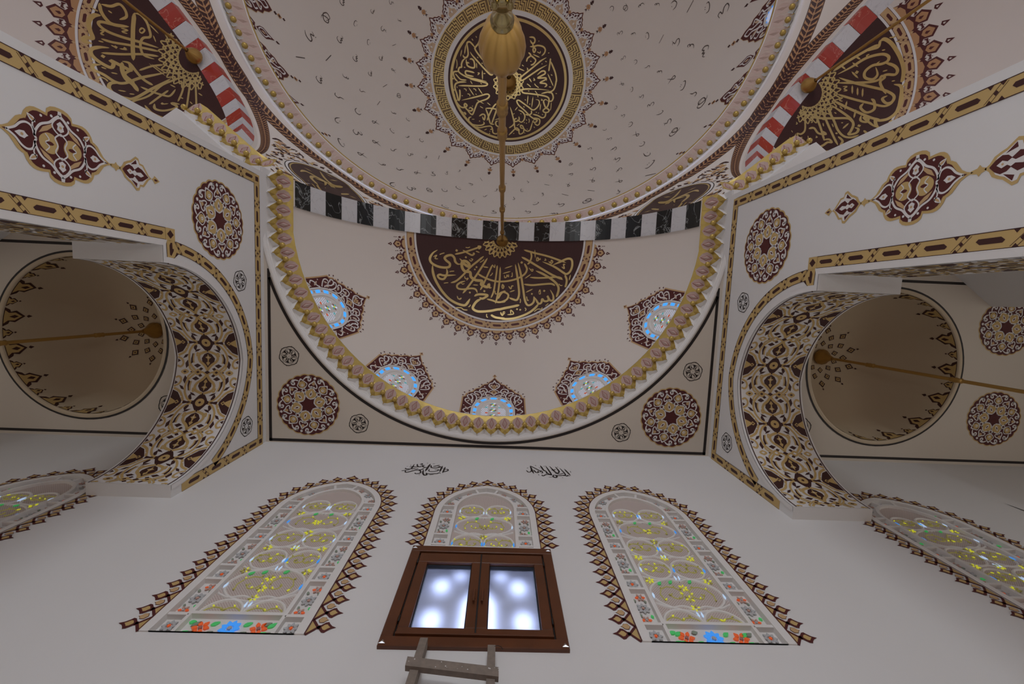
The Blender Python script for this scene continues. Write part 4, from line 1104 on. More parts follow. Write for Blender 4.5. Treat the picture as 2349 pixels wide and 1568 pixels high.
# ---- aisles: ceiling lines, rosettes, dome fringe, chandelier rods
for s in (-1, 1):
    side = 'left' if s < 0 else 'right'
    S = plane_surf((0, 0, ZC), (1, 0, 0), (0, 1, 0), (0, 0, -1)); mb = MB()
    x0, x1 = sorted((s * 4.9, s * 11.0))
    paint(mb, S, [[(x0, 2.50), (x1, 2.50), (x1, 2.455), (x0, 2.455)]], 'black', .003)
    paint(mb, S, [[(x0, -.66), (x1, -.66), (x1, -.615), (x0, -.615)]], 'black', .003)
    ribbon(mb, S, circ(s * AX, AYC, 1.385, 72), .018, 'black', .004, True)
    mb.build('black_line_border', None, (s * AX, AYC, ZC), label='black painted ring and border lines on the flat %s aisle ceiling' % side, cat='border')
    for x, y, lab in ((8.86, .08, 'maroon and gold rosette on the %s aisle ceiling, further from the front wall'), (8.88, 1.70, 'maroon and gold rosette on the %s aisle ceiling, nearer the front wall')):
        r = root('rosette', (s * x, y, ZC), label=lab % side, cat='rosette')
        build_rosette(lambda u, v, h=0, s=s, x=x, y=y: Vector((s * x + u, y + v, ZC - h)), r, .50, .1)
    r = root('rosette', (s * 5.33, 2.0, ZC), label='small black rosette on the %s aisle ceiling half hidden by the arch' % side, cat='rosette')
    build_small_rosette(lambda u, v, h=0, s=s: Vector((s * 5.42 + u, 1.98 + v, ZC - h)), r, .20, .25)
    # fringe at the foot and crown of the little dome
    Rr = AR - .004; FRG = root('dome_foot_fringe', (s * AX, AYC, 8.7), label='gold and black palmette fringe round the foot of the %s aisle dome' % side, cat='ornament')
    def SDm(a, q, h=0.0, s=s):
        """a angle, q height above dome foot along the surface"""
        if q < .19: return Vector((s * AX + (Rr - h) * cos(a), AYC + (Rr - h) * sin(a), ZC + q))
        t = (q - .19) / AR; return Vector((s * AX + (Rr - h) * cos(t) * cos(a), AYC + (Rr - h) * cos(t) * sin(a), 8.80 + (Rr - h) * sin(t)))
    N = 30
    for k in range(N):
        mb = MB(); a = 2 * pi * k / N; big = k % 2 == 0; H = .40 if big else .20; w_ = .125 if big else .07
        T = lambda pts: [(a + x * w_, .02 + y * H) for x, y in pts]
        paint(mb, SDm, [T([(-1, 0), (-.75, .2), (-.5, .25), (-.62, .45), (0, .80), (.62, .45), (.5, .25), (.75, .2), (1, 0)])], 'deep', .004)
        paint(mb, SDm, [T([(-.7, .02), (-.4, .18), (-.42, .42), (0, .68), (.42, .42), (.4, .18), (.7, .02)])], 'goldpaint', .007)
        paint(mb, SDm, [T([(0, .2), (-.18, .4), (0, .55), (.18, .4)])], 'deep', .010)
        paint(mb, SDm, [T([(0, .84), (-.16, .91), (0, 1.05), (.16, .91)])], 'deep', .004)
        mb.build('palmette', FRG)
    Sp = sphere_surf((s * AX, AYC, 8.80), Rr); CRW = root('dome_crown_rosette', (s * AX, AYC, 10.05), label='ring of small gold and black palmettes round the hook of the %s aisle dome' % side, cat='ornament')
    for ring, (rr, n, sc) in enumerate(((.28, 10, .11), (.43, 10, .12), (.57, 10, .13))):
        for k in range(n):
            mb = MB(); a = 2 * pi * (k + .5 * (ring % 2)) / n
            T = lambda pts: [((rr + y * sc) * sin(a) + x * sc * cos(a), (rr + y * sc) * cos(a) - x * sc * sin(a)) for x, y in pts]
            dm = [(0, -.55), (-.30, -.22), (-.52, 0), (-.30, .25), (0, .62), (.30, .25), (.52, 0), (.30, -.22)]
            paint(mb, Sp, [T(dm)], 'deep', .004); paint(mb, Sp, [T([(x * .62, y * .62) for x, y in dm])], 'goldpaint', .007); paint(mb, Sp, [T([(x * .25, y * .25) for x, y in dm])], 'deep', .010)
            if ring == 2: paint(mb, Sp, [T([(0, .72), (-.14, .85), (0, 1.1), (.14, .85)])], 'deep', .004)
            mb.build('palmette', CRW)
# ================================================================== CORNICES AND VOUSSOIRS
def voussoirs(f, edges, mats, label, arch_name, face=0.0):
    """edges: angles (rad) from the springing over the arch; one block per interval"""
    A = root('striped_arch', tuple(f.p(0, -f.dep / 2, f.z0 + f.R)), label=label, cat='arch')
    g = .0012
    for (a0, a1), m in zip(zip(edges[:-1], edges[1:]), mats):
        if a1 - a0 < 1e-4: continue
        mb = MB(); n = 3; V = []; pr = .004 if m in ('blackmarble', 'redmarble') else .0
        aa, ab = a0 + g, a1 - g; d0, d1 = -f.dep - .006, .004
        for i in range(n + 1):
            a = aa + (ab - aa) * i / n
            for (r, y) in ((f.R - pr, d1), (f.R - pr, d0), (f.R + (face or .02), d0), (f.R + .02, d1)):
                V.append(f.p(r * cos(a), y, f.z0 + r * sin(a)))
        F = []
        for i in range(n):
            for q in range(4): F.append((i * 4 + q, i * 4 + (q + 1) % 4, (i + 1) * 4 + (q + 1) % 4, (i + 1) * 4 + q))
        F += [(0, 1, 2, 3), (n * 4 + 3, n * 4 + 2, n * 4 + 1, n * 4)]
        mb.add(V, F, m); mb.build('voussoir', A)
    return A
e = [.0]; k = 0
right = [pi / 2 - .018 - .1028 * i for i in range(15)]
right = right[:14]
edges = [.155] + right[::-1] + [pi - a for a in right] + [pi - .155]
mats = []
seq = (['blackmarble', 'whitemarble'] * 7)[:13]
mats = ['plaster_dome'] + seq[::-1] + ['whitemarble'] + seq + ['plaster_dome']
voussoirs(FRM, edges, mats, 'arch of alternating black and white marble blocks in front of the front half dome', 'front')
RE = [rad(a) for a in (5, 31, 37.6, 44.3, 51.2, 58.2, 65, 71.7, 78.3, 84.6, 91, 95, 101.8, 108.5, 115.6, 122.2, 128.8, 135.5, 142.2, 149, 175)]
RM = ['whitemarble' if i % 2 == 0 else 'redmarble' for i in range(9)] + ['whitemarble', 'redmarble'] 
RM = ['whitemarble', 'redmarble', 'redmarble', 'whitemarble', 'redmarble', 'whitemarble', 'redmarble', 'whitemarble', 'redmarble', 'whitemarble', 'redmarble', 'whitemarble', 'redmarble', 'whitemarble', 'redmarble', 'whitemarble', 'redmarble', 'whitemarble', 'redmarble', 'whitemarble']
RM[1] = 'redmarble'; RM[2] = 'whitemarble'
RM[1:10] = ['whitemarble', 'redmarble', 'whitemarble', 'redmarble', 'whitemarble', 'redmarble', 'whitemarble', 'redmarble', 'whitemarble']
def flip(f):
    g = Frame(0, 0, 0, f.R, f.z0, f.dep); g.c = f.c; g.n = f.n; g.t = -f.t; return g
# angle measured from the foot nearest the front bay for both sides
voussoirs(LFT if False else flip(RGT), RE, RM, 'red and white marble striped arch of the right half dome', 'right', .30)
voussoirs(LFT, RE, RM, 'red and white marble striped arch of the left half dome', 'left', .30)

# ---- muqarnas cornice: one unit = faceted pink niche + gilt bracket + ball
M['cpale'] = mat('cornice_pale_rose', (.56, .44, .38), .7)
M['crose'] = mat('cornice_rose', (.56, .42, .37), .7)
def unit_at(mb_pink, mb_gold, mb_line, fr, w, sc=1.0, simple=False):
    """fr(t, d, z): tangential offset, depth from the wall towards the room, height above tips -> world"""
    q = lambda a, d, z: fr(a * w, d * sc, z * sc)
    GB = 'cpale' if simple else 'cgold'; PK = 'crose' if simple else 'cpink'
    A0, A1 = q(-.5, .265, .36), q(.5, .265, .36)
    B0, B1 = q(-.5, .19, .27), q(.5, .19, .27)
    C0, C1 = q(-.5, .09, .155), q(.5, .09, .155)
    P0 = q(0, .245, .335); P1, P1m = q(.30, .215, .30), q(-.30, .215, .30); P2, P2m = q(.43, .165, .235), q(-.43, .165, .235)
    P3, P3m = q(.27, .105, .165), q(-.27, .105, .165); P4 = q(0, .08, .13)
    T = q(0, .045, -.02); W0, W1 = q(-.5, -.01, .125), q(.5, -.01, .125); Tb = q(0, -.01, .0)
    M0, M1 = q(-.20, .045, .058), q(.20, .045, .058); V0, V1 = q(-.20, -.01, .045), q(.20, -.01, .045)
    if simple:
        mb_gold.add([A0, A1, B1, P2, P1, P0, P1m, P2m, B0], [(0, 5, 6), (0, 6, 8), (6, 7, 8), (0, 1, 5), (1, 4, 5), (1, 2, 4), (2, 3, 4)], 'cpale')
        mb_gold.tube(A0, A1, .018, .018, 'cgold', 4, False)
    else:
        mb_gold.add([A0, A1, B1, P2, P1, P0, P1m, P2m, B0], [(0, 5, 6), (0, 6, 8), (6, 7, 8), (0, 1, 5), (1, 4, 5), (1, 2, 4), (2, 3, 4)], 'cgold')
    mb_gold.add([B1, C1, P3, P2], [(0, 1, 2, 3)], GB); mb_gold.add([B0, P2m, P3m, C0], [(0, 1, 2, 3)], GB)
    mb_gold.add([C1, M1, T, P4, P3], [(0, 1, 4), (1, 2, 3), (1, 3, 4)], GB); mb_gold.add([C0, M0, T, P4, P3m], [(0, 4, 1), (1, 3, 2), (1, 4, 3)], GB)
    mb_gold.add([C1, W1, V1, M1, Tb, T], [(0, 1, 2, 3), (3, 2, 4, 5)], 'plaster_frame'); mb_gold.add([C0, W0, V0, M0, Tb, T], [(0, 3, 2, 1), (3, 5, 4, 2)], 'plaster_frame')
    # niche: hollow back point and lens ridge
    K0, K1, K2, K3 = q(0, .225, .315), q(.17, .150, .24), q(0, .095, .155), q(-.17, .150, .24); KB = q(0, .180, .225)
    for a, b, c in ((P0, P1, K1), (P0, K1, K0), (P1, P2, K1), (P2, P3, K1), (P3, P4, K2), (P3, K2, K1), (P0, K0, K3), (P0, K3, P1m), (P1m, K3, P2m), (P2m, K3, P3m), (P3m, K3, K2), (P3m, K2, P4)):
        mb_pink.add([a, b, c], [(0, 1, 2)], PK)
    for a, b in ((K0, K1), (K1, K2), (K2, K3), (K3, K0)): mb_pink.add([a, b, KB], [(0, 1, 2)], PK)
    if not simple:
        for a, b in ((K0, K1), (K1, K2), (K2, K3), (K3, K0)): mb_line.tube(a, b, .0045, .0045, 'cred', 4, False)
        for a, b in ((P2, T), (P2m, T)): pass
        for a, b in ((W0, V0), (V0, Tb), (Tb, V1), (V1, W1)): mb_line.tube(a, b, .0045, .0045, 'maroon', 4, False)
    mb_gold.tube(q(0, .045, .03), q(0, .04, -.03), .012 * sc, .008 * sc, 'cgold', 6)

def ball_mesh(name, r, m):
    mb = MB(); mb.lathe(0, 0, [(r * .35, r * 1.1)] + [(r * cos(rad(a)), r * sin(rad(a))) for a in (60, 35, 10, -15, -40, -65)] + [(.001, -r)], m, 16, rib=lambda t: 1 + .07 * cos(8 * t))
    me = bpy.data.meshes.new(name); me.from_pydata([tuple(v) for v in mb.v], [], mb.f); me.materials.append(M[m]); me.polygons.foreach_set('use_smooth', [True] * len(me.polygons)); return me
BALL = ball_mesh('gilt_ball', .046, 'cgold')

def cornice(root_label, frames, w, sc=1.0, simple=False, ballr=1.0, cat='cornice', name='muqarnas_cornice', ball_off=(.150, .135)):
    """frames: list of frame functions at the unit centres, plus for the balls between"""
    c0 = frames[0](0, 0, 0)
    R = root(name, tuple(c0), label=root_label, cat=cat)
    for i, fr in enumerate(frames):
        a, b, c = MB(), MB(), MB(); unit_at(a, b, c, fr, w, sc, simple)
        a.v, b.v = a.v, b.v
        n_ = a.build('niche', R)
        b.build('gilt_bracket', R)
        if c.v: c.build('red_outline', n_)
        o = bpy.data.objects.new('gilt_ball', BALL); COL.objects.link(o); o.parent = R
        o.location = fr(.5 * w, ball_off[0] * sc, ball_off[1] * sc) - Vector(c0); o.scale = (ballr,) * 3
    return R
# front half dome: 49 units round the semicircle and two each side on the straight
def ring_frames():
    out = []; R0 = 3.88; n = 49; w = pi * R0 / n
    qs = [-.24 * (j + .5) for j in (1, 0)] 
    for q in [-.36, -.12]:
        out.append(lambda t, d, z, q=q: Vector((3.845 - d, CY + q + t, 8.745 + z)))
    for i in range(n):
        a = pi * (i + .5) / n
        def fr(t, d, z, a=a):
            aa = a + t / R0; r = R0 - d; x, y = r * cos(aa), r * sin(aa)
            lim = 3.85 - d; return Vector((max(-lim, min(lim, x)), CY + y, 8.745 + z))
        out.append(fr)
    for q in [-.12, -.36]:
        out.append(lambda t, d, z, q=q: Vector((-3.845 + d, CY + q - t, 8.745 + z)))
    return out, w
fr_, w_ = ring_frames()
cornice('gilded muqarnas cornice with pink niches round the front half dome', fr_, w_)

# cornice round the front piers and along the side half domes
def side_frames(f, sgn):
    """returns frames along the pier face and side semicircle, starting at the front bay corner"""
    pl = []
    s_ = 1 if f.c.x > 0 else -1
    a = f.p(-s_ * f.R, -f.dep, 0); 
    pts = [(s_ * 3.85, -2.0), (s_ * 4.15, -2.0), (a.x, a.y)]
    arc = []
    for i in range(0, 41):
        t = pi * i / 40; p = f.p(-s_ * f.R * cos(t), f.R * sin(t), 0); arc.append((p.x, p.y))
    return pts + arc
for s in (-1, 1):
    f = RGT if s > 0 else LFT
    pth = side_frames(f, s)
    P = Path2(pth); w = .24; n = int(P.L / w); w = P.L / n; frs = []
    for i in range(n):
        def fr(t, d, z, i=i, P=P, w=w, s=s):
            # inward normal points to the hall centre side
            x, y = P.at((i + .5) * w + t, -d * s if True else d); return Vector((x, y, 8.745 + z))
        frs.append(fr)
    cornice('gilded muqarnas cornice round the pier and the %s half dome' % ('left' if s < 0 else 'right'), frs, w)

# main dome ring cornice: 141 units
n = 141; R0 = 7.62; w = 2 * pi * R0 / n
def dome_frames(sel):
    out = []
    for i in range(n):
        a = 2 * pi * (i + .5) / n
        if not sel(a): continue
        def fr(t, d, z, a=a):
            aa = a + t / R0; r = R0 - d; return Vector((DC.x + r * cos(aa), DC.y + r * sin(aa), 13.02 + z))
        out.append(fr)
    return out
BALLR = 2.0
cornice('pink and gold muqarnas cornice with gilt balls ringing the foot of the main dome', dome_frames(lambda a: True), w, 1.42, True, 1.6, ball_off=(.10, .0), name='dome_cornice')
# ================================================================== DOME PAINTINGS
def pix_ray(x, y): return (FW * FPX + RT * (x - PW / 2) - UP * (y - PH / 2)).normalized()
def to_polar(c, R, x, y):
    """photograph pixel -> polar-map coordinates (metres) on the inside of a dome"""
    d = pix_ray(x, y); o = CAM - Vector(c); b = o.dot(d); cc = o.dot(o) - R * R
    t = -b + sqrt(max(0, b * b - cc)); v = o + d * t; r = hypot(v.x, v.y); p = math.acos(max(-1, min(1, v.z / R)))
    return (p * R * v.x / r, p * R * v.y / r), t

def calligraphy(c, R, groups, name_mat='gold', lift=.008, parent=None, nm='lettering', keep=None, fat=1.0):
    """groups: (ox, oy, k, strokes, diamonds) traced brush strokes; widths and points in zoomed units"""
    S = sphere_surf(c, R); mb = MB()
    for ox, oy, k, sts, dms in groups:
        for st in sts:
            w, pts = st[0], st[1:]; uv = []
            for x, y in pts: (q, t) = to_polar(c, R, ox + x / k, oy + y / k); uv.append(q)
            ww = w / k * t / FPX / 2 * fat
            uv = smooth_pts(uv, False, 5) if len(uv) > 2 else [(uv[0][0] + (uv[1][0] - uv[0][0]) * i / 4, uv[0][1] + (uv[1][1] - uv[0][1]) * i / 4) for i in range(5)]
            if keep: uv = [q for q in uv if keep(q)]
            if len(uv) > 1: ribbon(mb, S, uv, taper(ww * 1.05, .12, .12), name_mat, lift)
        for x, y, r in dms:
            (u, v), t = to_polar(c, R, ox + x / k, oy + y / k); r = r / k * t / FPX * .62
            if keep and not keep((u, v)): continue
            paint(mb, S, [[(u + r * .3, v + r), (u + r, v - r * .3), (u - r * .3, v - r), (u - r, v + r * .3)]], name_mat, lift)
    return mb.build(nm, parent)

FLs = [[20,(160,108),(110,140),(78,190),(80,230),(110,262),(170,290),(240,300),(285,290),(290,255),(255,225),(235,195),(262,172),(310,166),(340,195),(350,235),(380,262),(420,258)],
[24,(395,200),(420,225),(450,262),(492,288),(500,262),(465,232),(425,238),(425,300),(455,340),(510,350),(520,400),(570,435),(640,445),(630,480),(660,500),(700,510),(715,480),(722,518),(745,515)],
[22,(105,270),(105,330),(125,410),(165,490),(215,565),(280,635),(350,680),(420,705),(460,705),(490,670),(510,635)],
[14,(345,155),(420,140),(520,110),(620,75)],[16,(590,70),(625,75),(600,100)],[14,(430,110),(480,140),(530,165),(555,150),(540,142)],
[16,(300,465),(360,445),(430,385),(520,290),(600,225),(660,175)],[16,(430,580),(480,520),(560,410),(640,290),(700,195)],[14,(620,545),(660,470),(710,360),(755,265)],[14,(735,630),(765,560),(785,440),(800,330),(805,275)],[15,(785,690),(808,600),(830,440),(838,290)],
[16,(595,365),(640,395),(720,430),(800,450),(896,450)],[16,(460,445),(410,460),(370,490),(380,525),(440,535),(520,525),(570,535),(590,575)],
[20,(555,612),(590,592),(650,590),(700,600),(670,625),(640,636),(610,622)],[22,(640,635),(590,660),(555,700),(542,745),(600,775),(720,770),(800,755),(896,742)],
[16,(690,640),(750,655),(800,672),(860,672),(896,665)],[16,(812,640),(840,590),(870,562),(896,558)],[18,(255,310),(262,360),(230,420),(185,420),(160,390),(185,375),(230,385),(360,380)],[20,(735,810),(790,840),(896,852)],
[8,(180,160),(200,150),(235,140)],[8,(110,185),(150,165),(130,200),(165,205)],[7,(225,470),(250,465),(275,463)],[8,(285,345),(310,340),(340,338)],[9,(450,390),(460,420),(490,415),(470,440)],[8,(725,390),(745,375),(755,355)],[9,(540,487),(600,490)],[11,(650,290),(710,300)],[9,(370,605),(385,640),(415,630),(395,650)],[10,(345,735),(410,735),(440,755),(485,760)],[8,(490,725),(505,720),(515,700)],[8,(690,800),(690,830),(705,840)],[9,(840,780),(860,810),(890,790)],[8,(780,550),(785,585),(800,580)],[8,(615,245),(650,225),(660,210)],[8,(500,210),(520,230),(540,210),(515,205)],[7,(460,80),(490,85),(510,75)],[9,(570,120),(615,138)],[8,(415,465),(430,480),(450,470)],[8,(755,270),(775,300),(780,265)],[7,(850,500),(865,525),(880,505),(865,480)]]
FLd = [(365,115,24),(465,188,20),(580,295,20),(562,320,18),(665,555,22),(508,570,20)]
FRs = [[16,(0,447),(80,450),(170,435),(240,410),(300,370),(325,320),(310,280),(295,255)],[22,(0,760),(80,740),(170,722),(245,705)],[16,(0,605),(60,565),(120,590),(110,640),(60,668),(0,682)],[20,(0,840),(80,856),(180,850),(280,820),(360,780),(420,730),(450,690)],
[18,(198,262),(218,380),(236,520),(238,600),(215,650),(170,642),(130,625)],[18,(228,245),(258,370),(282,520),(302,650),(330,705),(370,700),(400,665),(398,610)],[16,(290,108),(400,140),(560,180),(750,248)],[18,(265,185),(340,225),(480,310),(600,380),(715,432)],[18,(605,272),(680,240),(760,205),(808,215),(815,280),(790,345),(750,370),(715,352),(620,290),(490,235)],[18,(735,380),(755,430),(750,480),(738,515)],[20,(420,335),(500,370),(590,425),(650,480),(668,530),(655,590),(640,620)],[16,(355,405),(450,412),(560,408),(640,402),(690,412),(705,432)],[17,(290,480),(380,490),(500,480),(590,476),(630,497)],[14,(365,130),(375,180),(355,240),(330,265)],[8,(410,105),(415,200)],
[18,(398,612),(425,650),(450,690),(480,680),(490,640),(510,662),(545,662),(560,640),(545,605),(575,655),(608,650),(608,600),(575,538)],
[9,(80,310),(170,280)],[10,(60,365),(150,340)],[9,(80,380),(85,410),(105,400),(108,380),(125,400),(125,370)],[8,(150,395),(165,395),(165,350)],[8,(50,520),(70,525),(60,480),(50,520)],[10,(125,500),(150,530),(160,500),(180,500)],[10,(135,565),(195,545)],[8,(250,685),(255,660),(250,635)],[10,(35,790),(60,820),(70,780),(90,785)],[11,(110,810),(180,800),(150,760),(150,800)],[8,(305,770),(315,750),(300,735)],[10,(310,570),(390,530)],[8,(450,580),(470,585),(465,540),(450,575)],[9,(320,610),(330,655),(345,650)],[9,(400,780),(440,750),(480,750),(490,730)],[9,(520,720),(560,685)],[10,(700,290),(730,310),(720,265),(740,270)],[8,(670,475),(690,495),(710,490)],[10,(780,440),(798,375)],[9,(300,420),(370,370)],[8,(345,300),(380,340),(390,320),(365,320)],[9,(430,185),(430,225),(450,220),(440,190),(465,215),(470,195)],[8,(520,200),(530,220),(510,220)],[9,(560,230),(580,250),(590,220),(605,240),(580,265)]]
FRd = [(268,245,24),(378,585,20),(512,552,22),(217,750,20),(252,757,20)]
RMs = [[16,(690,130),(720,115),(770,150),(820,230),(845,310),(840,380),(825,400)],[16,(780,415),(830,430),(828,500),(805,590),(750,640),(690,655),(660,650),(665,690),(690,705)],[12,(690,120),(680,165),(640,180),(600,190)],[13,(375,330),(480,260),(600,190),(680,150)],[13,(405,350),(500,300),(600,240),(700,215),(745,230),(740,260),(700,280),(640,290),(590,330),(590,370),(640,382),(672,350),(660,300)],[13,(415,370),(500,400),(620,430),(720,455),(780,490),(770,530),(730,540),(705,510),(740,490)],[12,(400,405),(500,405),(620,400),(680,385),(700,360),(720,370),(690,400),(710,450),(730,480)],[13,(720,270),(780,290),(805,320),(790,350),(740,350),(700,360)],[12,(405,480),(500,510),(620,540),(720,560),(780,530)],[13,(580,540),(560,570),(600,602),(650,580),(650,530),(630,510)],[14,(385,525),(450,560),(540,600),(640,640),(690,650)],[12,(565,620),(560,655),(600,665),(612,640),(580,635),(620,670),(660,700)],[13,(360,550),(430,595),(490,640),(512,680),(495,725),(480,748),(530,738),(545,712),(520,702)],[13,(220,630),(300,640),(400,640),(480,642),(510,672)],[13,(335,565),(380,650),(410,720),(450,760),(500,767),(550,750)],[13,(300,580),(330,650),(370,740),(410,820)],[13,(255,590),(275,650),(300,720),(320,790)],[11,(192,580),(192,660),(190,720),(165,745),(140,742),(150,770),(175,765)],[13,(215,710),(250,705),(280,740),(330,745),(300,722)],[13,(235,815),(260,840),(310,820),(340,800),(368,800),(350,780),(310,785)],[11,(130,740),(125,790),(160,840),(240,857),(330,860),(440,842)],[13,(410,760),(440,790),(430,820),(480,800)],[12,(580,720),(610,742),(640,720)],[8,(505,420),(505,480)],[8,(540,435),(540,490)],[8,(575,440),(572,500)],[8,(845,480),(830,555)],[6,(440,430),(470,430),(450,445),(470,455),(445,460)],[6,(415,505),(440,505),(420,520),(442,528)],[6,(590,240),(615,240),(600,225),(620,215)],[6,(750,105),(785,100),(795,85)],[6,(795,130),(825,130)],[6,(700,190),(725,185)],[6,(705,330),(740,320)],[6,(765,395),(790,390)],[6,(130,680),(140,675),(132,665)],[7,(85,770),(110,775),(100,795)],[7,(160,800),(180,815),(190,800)],[6,(100,720),(110,735)],[6,(230,670),(240,665),(235,655)],[6,(260,770),(272,765),(262,758)],[6,(430,670),(445,670)],[8,(350,600),(372,575)],[9,(455,585),(470,525)],[9,(515,640),(530,580)],[6,(385,600),(400,610)],[9,(440,710),(482,672)],[6,(310,670),(315,695)],[6,(370,675),(380,700)],[6,(420,560),(440,580)],[6,(620,680),(640,680)],[7,(150,605),(205,595)],[6,(210,755),(215,780)],[8,(745,670),(772,650)],[6,(640,300),(690,260)],[8,(430,290),(460,315)],[8,(520,225),(560,250)],[8,(500,330),(545,375)],[7,(505,270),(545,300)]]
RMd = [(535,335,13),(857,415,15),(550,690,13),(400,740,10)]
LMs = [[22,(398,90),(388,200),(386,330),(390,430)],[14,(395,95),(440,105),(480,150),(500,200),(510,260),(460,270),(440,310),(450,370),(480,400),(540,420)],[18,(150,20),(160,80),(200,140),(250,175),(360,190)],[14,(160,30),(230,45),(290,30),(330,70),(340,120),(290,140)],[22,(160,110),(110,110),(75,150),(80,210),(100,270),(50,265),(40,290),(100,310)],[16,(360,190),(250,175),(160,155),(145,175),(200,220),(300,260),(440,300),(570,340)],[14,(160,275),(240,300),(360,320),(480,345),(570,365)],[20,(220,340),(150,335),(92,350),(95,390),(150,440),(230,480),(250,450),(230,430),(330,480),(372,500),(362,450),(310,435)],[14,(160,375),(300,385),(450,385),(570,400)],[18,(160,460),(105,462),(110,495),(180,530),(260,580),(330,590),(450,550),(640,510)],[24,(310,440),(312,500),(340,560),(390,600),(425,650)],[16,(370,500),(330,530),(400,590)],[16,(360,440),(420,520),(470,570),(530,605)],[20,(300,590),(232,590),(218,625),(260,670),(340,697),(400,697),(520,632),(660,555)],[14,(370,730),(400,715),(500,680),(600,600),(730,550)],[12,(430,500),(520,470),(600,460)],[14,(440,615),(520,650),(600,675),(650,680),(690,632)],[14,(500,742),(570,690),(640,640)],[16,(720,740),(660,732),(700,760),(610,785),(545,772),(540,735)],[13,(705,722),(740,640),(750,550)],[13,(760,800),(780,680),(795,550)],[13,(835,800),(835,680),(825,545)],[16,(470,745),(520,800),(620,842),(740,857),(850,842)],[8,(75,35),(110,65),(140,80)],[8,(210,75),(240,95)],[8,(150,215),(180,220),(160,240),(185,250)],[8,(140,290),(180,300)],[8,(230,320),(270,340)],[8,(300,200),(350,215),(310,225),(350,240)],[8,(290,345),(350,355)],[8,(70,425),(110,435)],[8,(160,475),(200,490)],[8,(230,515),(280,525)],[8,(280,640),(340,650)],[8,(360,665),(400,670)],[7,(500,450),(620,540)],[7,(520,455),(640,530)],[8,(650,600),(690,620)],[8,(590,740),(640,735)],[7,(680,800),(700,810)],[8,(850,660),(880,680)],[7,(500,170),(570,240)],[7,(530,250),(550,300)],[9,(430,220),(450,200),(470,215),(450,235),(430,220)],[8,(140,560),(150,545),(190,560),(210,580)],[7,(850,590),(850,640)],[8,(720,690),(745,700)],[7,(790,720),(810,740)]]
LMd = [(175,400,14),(265,335,12),(330,345,12),(595,735,12)]
MAs = [[14,(650,230),(600,205),(560,215),(545,290),(520,360),(480,410),(478,440),(540,530),(640,640),(710,730),(715,780),(680,780),(600,700),(500,590),(430,510),(410,470)],[14,(480,420),(440,370),(400,335),(365,355),(375,430),(380,510),(355,550),(320,540),(310,510)],[14,(355,550),(310,590),(290,640),(290,680),(260,690),(250,740),(310,790),(400,830),(500,850),(640,880)],[14,(400,575),(430,570),(460,600),(470,680),(430,690),(370,660),(370,620),(400,630)],[14,(470,760),(420,745),(350,735),(350,780),(400,800),(460,810)],[14,(250,740),(190,745),(180,780),(200,840),(240,880)],[12,(205,770),(230,800),(280,850),(360,860)],[10,(350,370),(330,510)],[8,(295,440),(275,540)],[7,(220,570),(230,640),(220,700)],[10,(575,720),(578,860)],[8,(495,620),(500,700)],[7,(485,255),(500,280)],[7,(430,290),(450,320)],[9,(355,570),(355,640)],[8,(510,760),(535,765),(510,790)],[8,(620,570),(650,590),(630,610)],[7,(505,540),(520,560)],[7,(565,620),(580,640)],[7,(625,690),(640,715)],[8,(320,680),(345,690)],[12,(530,450),(600,460),(560,510),(640,530)],[8,(590,770),(620,770)]]
MAd = [(175,840,16)]
MBs = [[13,(380,270),(440,275),(462,310),(450,350),(420,352),(395,310)],[13,(390,400),(440,400),(500,385),(570,400),(602,440),(590,490),(550,530)],[13,(430,350),(440,400),(470,440),(450,480),(435,450),(440,410)],[13,(345,610),(360,560),(405,520),(370,480)],[13,(400,520),(440,550),(472,590),(440,640),(400,655)],[14,(620,550),(550,590),(500,630),(440,680),(340,760),(270,820),(262,858),(295,860),(400,790),(520,710),(630,650)],[14,(675,560),(665,640),(650,740)],[14,(675,600),(710,680),(740,760),(755,840),(755,896)],[14,(490,790),(550,740),(592,738),(600,770),(550,800),(500,830),(560,830),(612,832),(620,870)],[9,(430,505),(530,550)],[9,(220,690),(320,735)],[9,(385,835),(415,890)],[9,(635,770),(690,890)],[7,(490,470),(530,490),(535,460)],[7,(510,330),(520,320)],[7,(640,490),(660,485)],[8,(600,600),(625,610)],[8,(680,780),(700,800)],[7,(550,640),(565,635)],[8,(440,830),(460,860),(435,860)],[7,(350,690),(365,710),(350,720)],[7,(280,650),(310,670)],[7,(395,600),(415,605)]]
